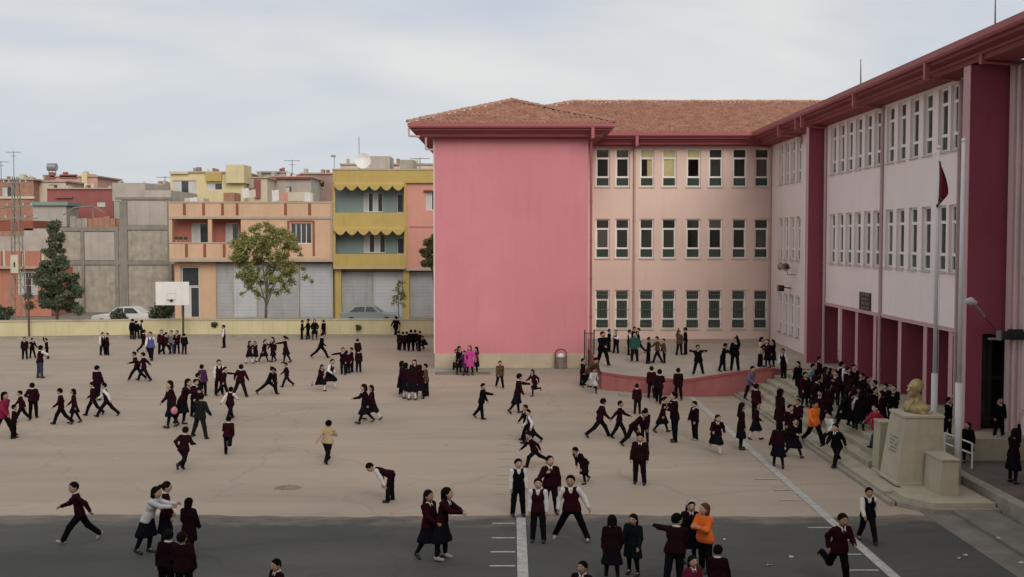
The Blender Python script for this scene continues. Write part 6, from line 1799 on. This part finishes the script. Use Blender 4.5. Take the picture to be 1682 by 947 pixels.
# --- foot of the steps
p(1217, 661, 738, 'stand', 'gt', 90, 'skirted child in left of the pair crossing the white line', hair='long', hmax=1.5)
p(1241, 660, 722, 'walkgirl', 'g', 60, 'skirted child in right of the pair crossing the white line', hair='bob')
p(1241, 630, 690, 'stand', 'b', 120, 'dark child just below the lilac jacket')
p(1280, 638, 712, 'stand', 'gc', 100, 'tall child in long dark coat at the foot of the steps', hair='bob', hmax=1.55)
p(1297, 664, 728, 'stand', 'b', 30, 'child half hidden between two coats at the foot of the steps')
p(1311, 660, 716, 'stand', 'b', -40, 'child with white collar left of the orange top on the steps')
p(1278, 693, 768, 'walkgirl', 'gt', 170, 'child in long dark skirt walking away near the white line', hair='bob', hmax=1.5)
p(1303, 686, 751, 'walkgirl', 'gt', 20, 'skirted child with open collar walking toward the viewer', hair='bob')
p(1337, 658, 729, 'walk', 'bn', 30, 'child in a bright orange red top on the steps', topc='orange', hmax=1.45)
p(1366, 676, 738, 'climb', 's', -60, 'child in a white shirt coming down the steps', flip=True)
p(1374, 695, 766, 'stride', 'b', -50, 'child striding down the lowest step below the white shirt', topc='black', hmax=1.45)
# --- crowd on the steps and porch
CR = [(1312, 596, 655, 'armfwd', 'gc', -60, 'child with arm stretched left at the far end of the steps', 'black'), (1330, 596, 655, 'climb', 'bn', 60, 'child in pale blue jacket in the steps crowd', 'lightteal'),
      (1345, 585, 638, 'stand', 'b', 60, 'farthest tall child by the first column', None), (1354, 602, 668, 'stand', 'gt', 90, 'skirted child in maroon in the left of the steps crowd', None),
      (1364, 604, 660, 'stand2', 'gc', 100, 'child in a long dark coat among the steps crowd left', 'purple'), (1381, 600, 662, 'stand', 'v', 100, 'child with white sleeve by the second column', 'black'),
      (1402, 598, 655, 'stand', 'b', 0, 'tall child with white collar before the third column', None), (1383, 640, 712, 'climb', 'gt', 100, 'skirted child climbing in the middle of the steps', 'black'),
      (1394, 622, 690, 'stand', 'gc', 120, 'dark coated child in the heart of the steps crowd', None), (1406, 636, 694, 'arms_in', 'v', 60, 'white sleeved child in the right of the steps crowd', None),
      (1419, 633, 697, 'walkgirl', 'g', 110, 'skirted child with white socks climbing near the fourth column', None), (1437, 629, 686, 'stand', 'b', -90, 'child behind the right of the steps crowd', None),
      (1428, 648, 702, 'stand', 'g', 150, 'skirted child in front right of the steps crowd', None), (1438, 640, 696, 'stand2', 'b', 40, 'child facing the viewer left of the red sweater', None),
      (1467, 641, 692, 'arms_in', 'b', -30, 'child in dark sweater standing left of the gilded bust', 'black'), (1322, 610, 668, 'stand', 'gt', 20, 'skirted child among the far left steps crowd', None), (1414, 612, 668, 'stand2', 'b', -60, 'child behind the fourth column crowd', None),
      (1340, 606, 662, 'walkgirl', 'gt', 130, 'child in maroon between pale blue jacket and long coat', None), (1449, 652, 702, 'stand', 'gt', -120, 'child in skirt just above the red sweater', None),
      (1336, 618, 676, 'climb', 'b', 80, 'child climbing between the orange top and the pale blue jacket', None), (1372, 612, 672, 'arms_in', 'b', -40, 'child with folded arms in the middle of the steps crowd', None), (1391, 606, 664, 'stand', 'b', 40, 'child close behind the white sleeve by the second column', None),
      (1360, 628, 690, 'walkgirl', 'gt', 100, 'skirted child low in the left of the steps crowd', None), (1399, 650, 708, 'climb', 'v', 90, 'child with white sleeves low on the steps', None), (1424, 622, 680, 'stand2', 'gt', 60, 'skirted child high in the right of the steps crowd', None),
      (1412, 655, 712, 'stand', 'gc', 140, 'dark coated child lowest in the right of the steps crowd', 'black'), (1347, 640, 700, 'walkgirl', 'gt', -40, 'skirted child just right of the orange top', None), (1456, 636, 690, 'stand', 'b', -60, 'child right of the steps crowd near the last column', None)]
for i, (u, vt, vf, po, kt, fc, l, tcx) in enumerate(CR):
    p(u, vt, vf, po, kt, fc, l, topc=tcx, hair=('bob' if kt[0] == 'g' else None), flip=bool(i % 2), hmax=1.45)
p(1439, 664, 736, 'walk', 'bn', -70, 'child in a red sweater leaning at the cheek wall', topc='red', botc='jeans')
p(1556, 690, 752, 'stand', 'b', 40, 'dark child behind the white hand rail', topc='black')
p(1588, 700, 760, 'stand2', 'gc', -30, 'dark coated child right of the thick flagpole', topc='black', hair='bob')
p(1640, 688, 745, 'stand', 'b', 0, 'child in shadow at the dark side door', topc='black')
p(1664, 703, 793, 'raised', 'gt', 100, 'skirted child reaching up at the pale corner column', hair='bob', hmax=1.45)
# --- right foreground
p(1425, 801, 891, 'walk', 'v', 5, 'child in white sleeves and dark vest walking toward the viewer', topc=NAVY[0], hmax=1.4)
p(1377, 843, 962, 'runkick', 'b', 15, 'child running toward the viewer across the white line', hmax=1.5)
# --- bottom centre group
p(1005, 848, 952, 'stand', 'gt', 178, 'left of two skirted children holding hands, seen from behind', hair='bob', hmax=1.4)
p(1039, 845, 944, 'stand', 'gc', -30, 'right of two skirted children holding hands in dark green', topc='green', hair='bob', hmax=1.4)
p(1108, 847, 965, 'armout', 'b', 165, 'child in maroon with back turned and an arm out, bottom centre', flip=True, hmax=1.5)
p(1131, 823, 925, 'stand', 'gt', 0, 'child with white headband and long dark hair', hair='long', extra=('headband',), hmax=1.45)
p(1158, 828, 938, 'arms_in', 'bn', -60, 'child in a bright orange jacket at the bottom centre', topc='orange', hair='bob', extra=('fair',), hmax=1.5)
p(1180, 899, 1010, 'stand', 'b', 160, 'child cut off at the bottom edge below the orange jacket', hmax=1.4)
p(1136, 915, 1022, 'stand', 'g', 20, 'child in red and white cut off at the bottom edge', hmax=1.35, topc='redcoat', hair='bob')
p(954, 925, 1038, 'stand2', 'b', -20, 'child whose head only shows at the bottom edge centre', hmax=1.35)
p(456, 920, 1032, 'stand', 'b', -50, 'child whose head and collar show at the bottom left edge', hmax=1.35)
# --- bottom left
p(132, 792, 890, 'stride', 'b', -70, 'child in maroon sweater striding left on the asphalt edge', hmax=1.5)
p(243, 801, 908, 'pushgirl', 'gt', 75, 'child in a pale grey cardigan pushing, dark skirt', topc='greywhite', hair='bob', hmax=1.55)
p(272, 793, 900, 'stand', 'gt', 110, 'child with white collar being pushed by the grey cardigan', hair='pony', hmax=1.55)
p(311, 820, 915, 'stand', 'gc', 165, 'child in maroon coat seen from behind, right of the pushed one', hair='bob', hmax=1.4)
p(274, 873, 985, 'stand', 'b', 172, 'left of two children from behind at the bottom left edge', hmax=1.4)
p(303, 876, 990, 'stand2', 'bn', 178, 'right of two children from behind at the bottom left edge', hmax=1.4)
p(643, 760, 824, 'bend', 'v', -88, 'child bending far forward with hands on knees, alone', topc=MAROON[0], hmax=1.6)
p(705, 806, 918, 'walkgirl', 'gt', 60, 'long haired child walking close behind another, arms linked', hair='long', hmax=1.5)
p(724, 803, 919, 'hug', 'gt', 75, 'child with hands clasped in front, right of the linked pair', hair='bob', hmax=1.5)
p(538, 690, 760, 'walk', 's', 170, 'child in a tan jacket walking away alone in mid yard', topc='tan', hmax=1.4)

# --- gilded bust on the pedestal
bx = Vector((PX0 + W * .5 + .04, PYF + D_ * .5, PT + .07))
Hb = rz_(R(-72))
hp = lambda v: Hb @ np.array(v, float)
g1 = [ELL(hp((0, .045, .60)), (.125, .155, .15), Hb), ELL(hp((0, -.02, .53)), (.108, .125, .16), Hb), ELL(hp((0, -.06, .42)), (.080, .085, .075), Hb), CAP(hp((0, .05, .20)), hp((0, .03, .46)), .100, .080),
      CAP(hp((0, -.130, .555)), hp((0, -.185, .495)), .016, .026), CAP(hp((-.06, -.132, .585)), hp((.06, -.132, .585)), .020), ELL(hp((.122, .035, .53)), (.018, .035, .05), Hb), ELL(hp((-.122, .035, .53)), (.018, .035, .05), Hb),
      CAP(hp((-.035, -.135, .445)), hp((.035, -.135, .445)), .015), CAP(hp((-.03, -.128, .415)), hp((.03, -.128, .415)), .014), ELL(hp((0, -.12, .375)), (.045, .04, .035), Hb), CAP(hp((0, .16, .62)), hp((0, .14, .50)), .05, .045)]
g2 = [CAP(hp((-.27, .06, .12)), hp((-.10, .05, .20)), .10, .085), CAP(hp((.27, .06, .12)), hp((.10, .05, .20)), .10, .085), CAP(hp((-.14, .0, .08)), hp((.14, .0, .08)), .15), CAP(hp((0, .02, .0)), hp((0, .02, .2)), .14, .13),
      CAP(hp((-.08, -.10, .26)), hp((0, -.175, .06)), .026), CAP(hp((.08, -.10, .26)), hp((0, -.175, .06)), .026), CAP(hp((-.26, .03, .0)), hp((.26, .03, .0)), .09)]
V, Q = snet([(g1 + g2, [((0, 0, -1), (0, 0, .0))])], .014, .03)
me = np_mesh('bust', V, Q); me.materials.append(m_gold)
o = link('bust', me, None, bx); o.scale = (1.14, 1.14, 1.1); tag(o, 'gilded portrait bust with bare head on the stone pedestal', 'bust')
print('PEOPLE', sum(1 for q in bpy.data.objects if q.get('category') == 'person'), 'OBJ', len(bpy.data.objects))
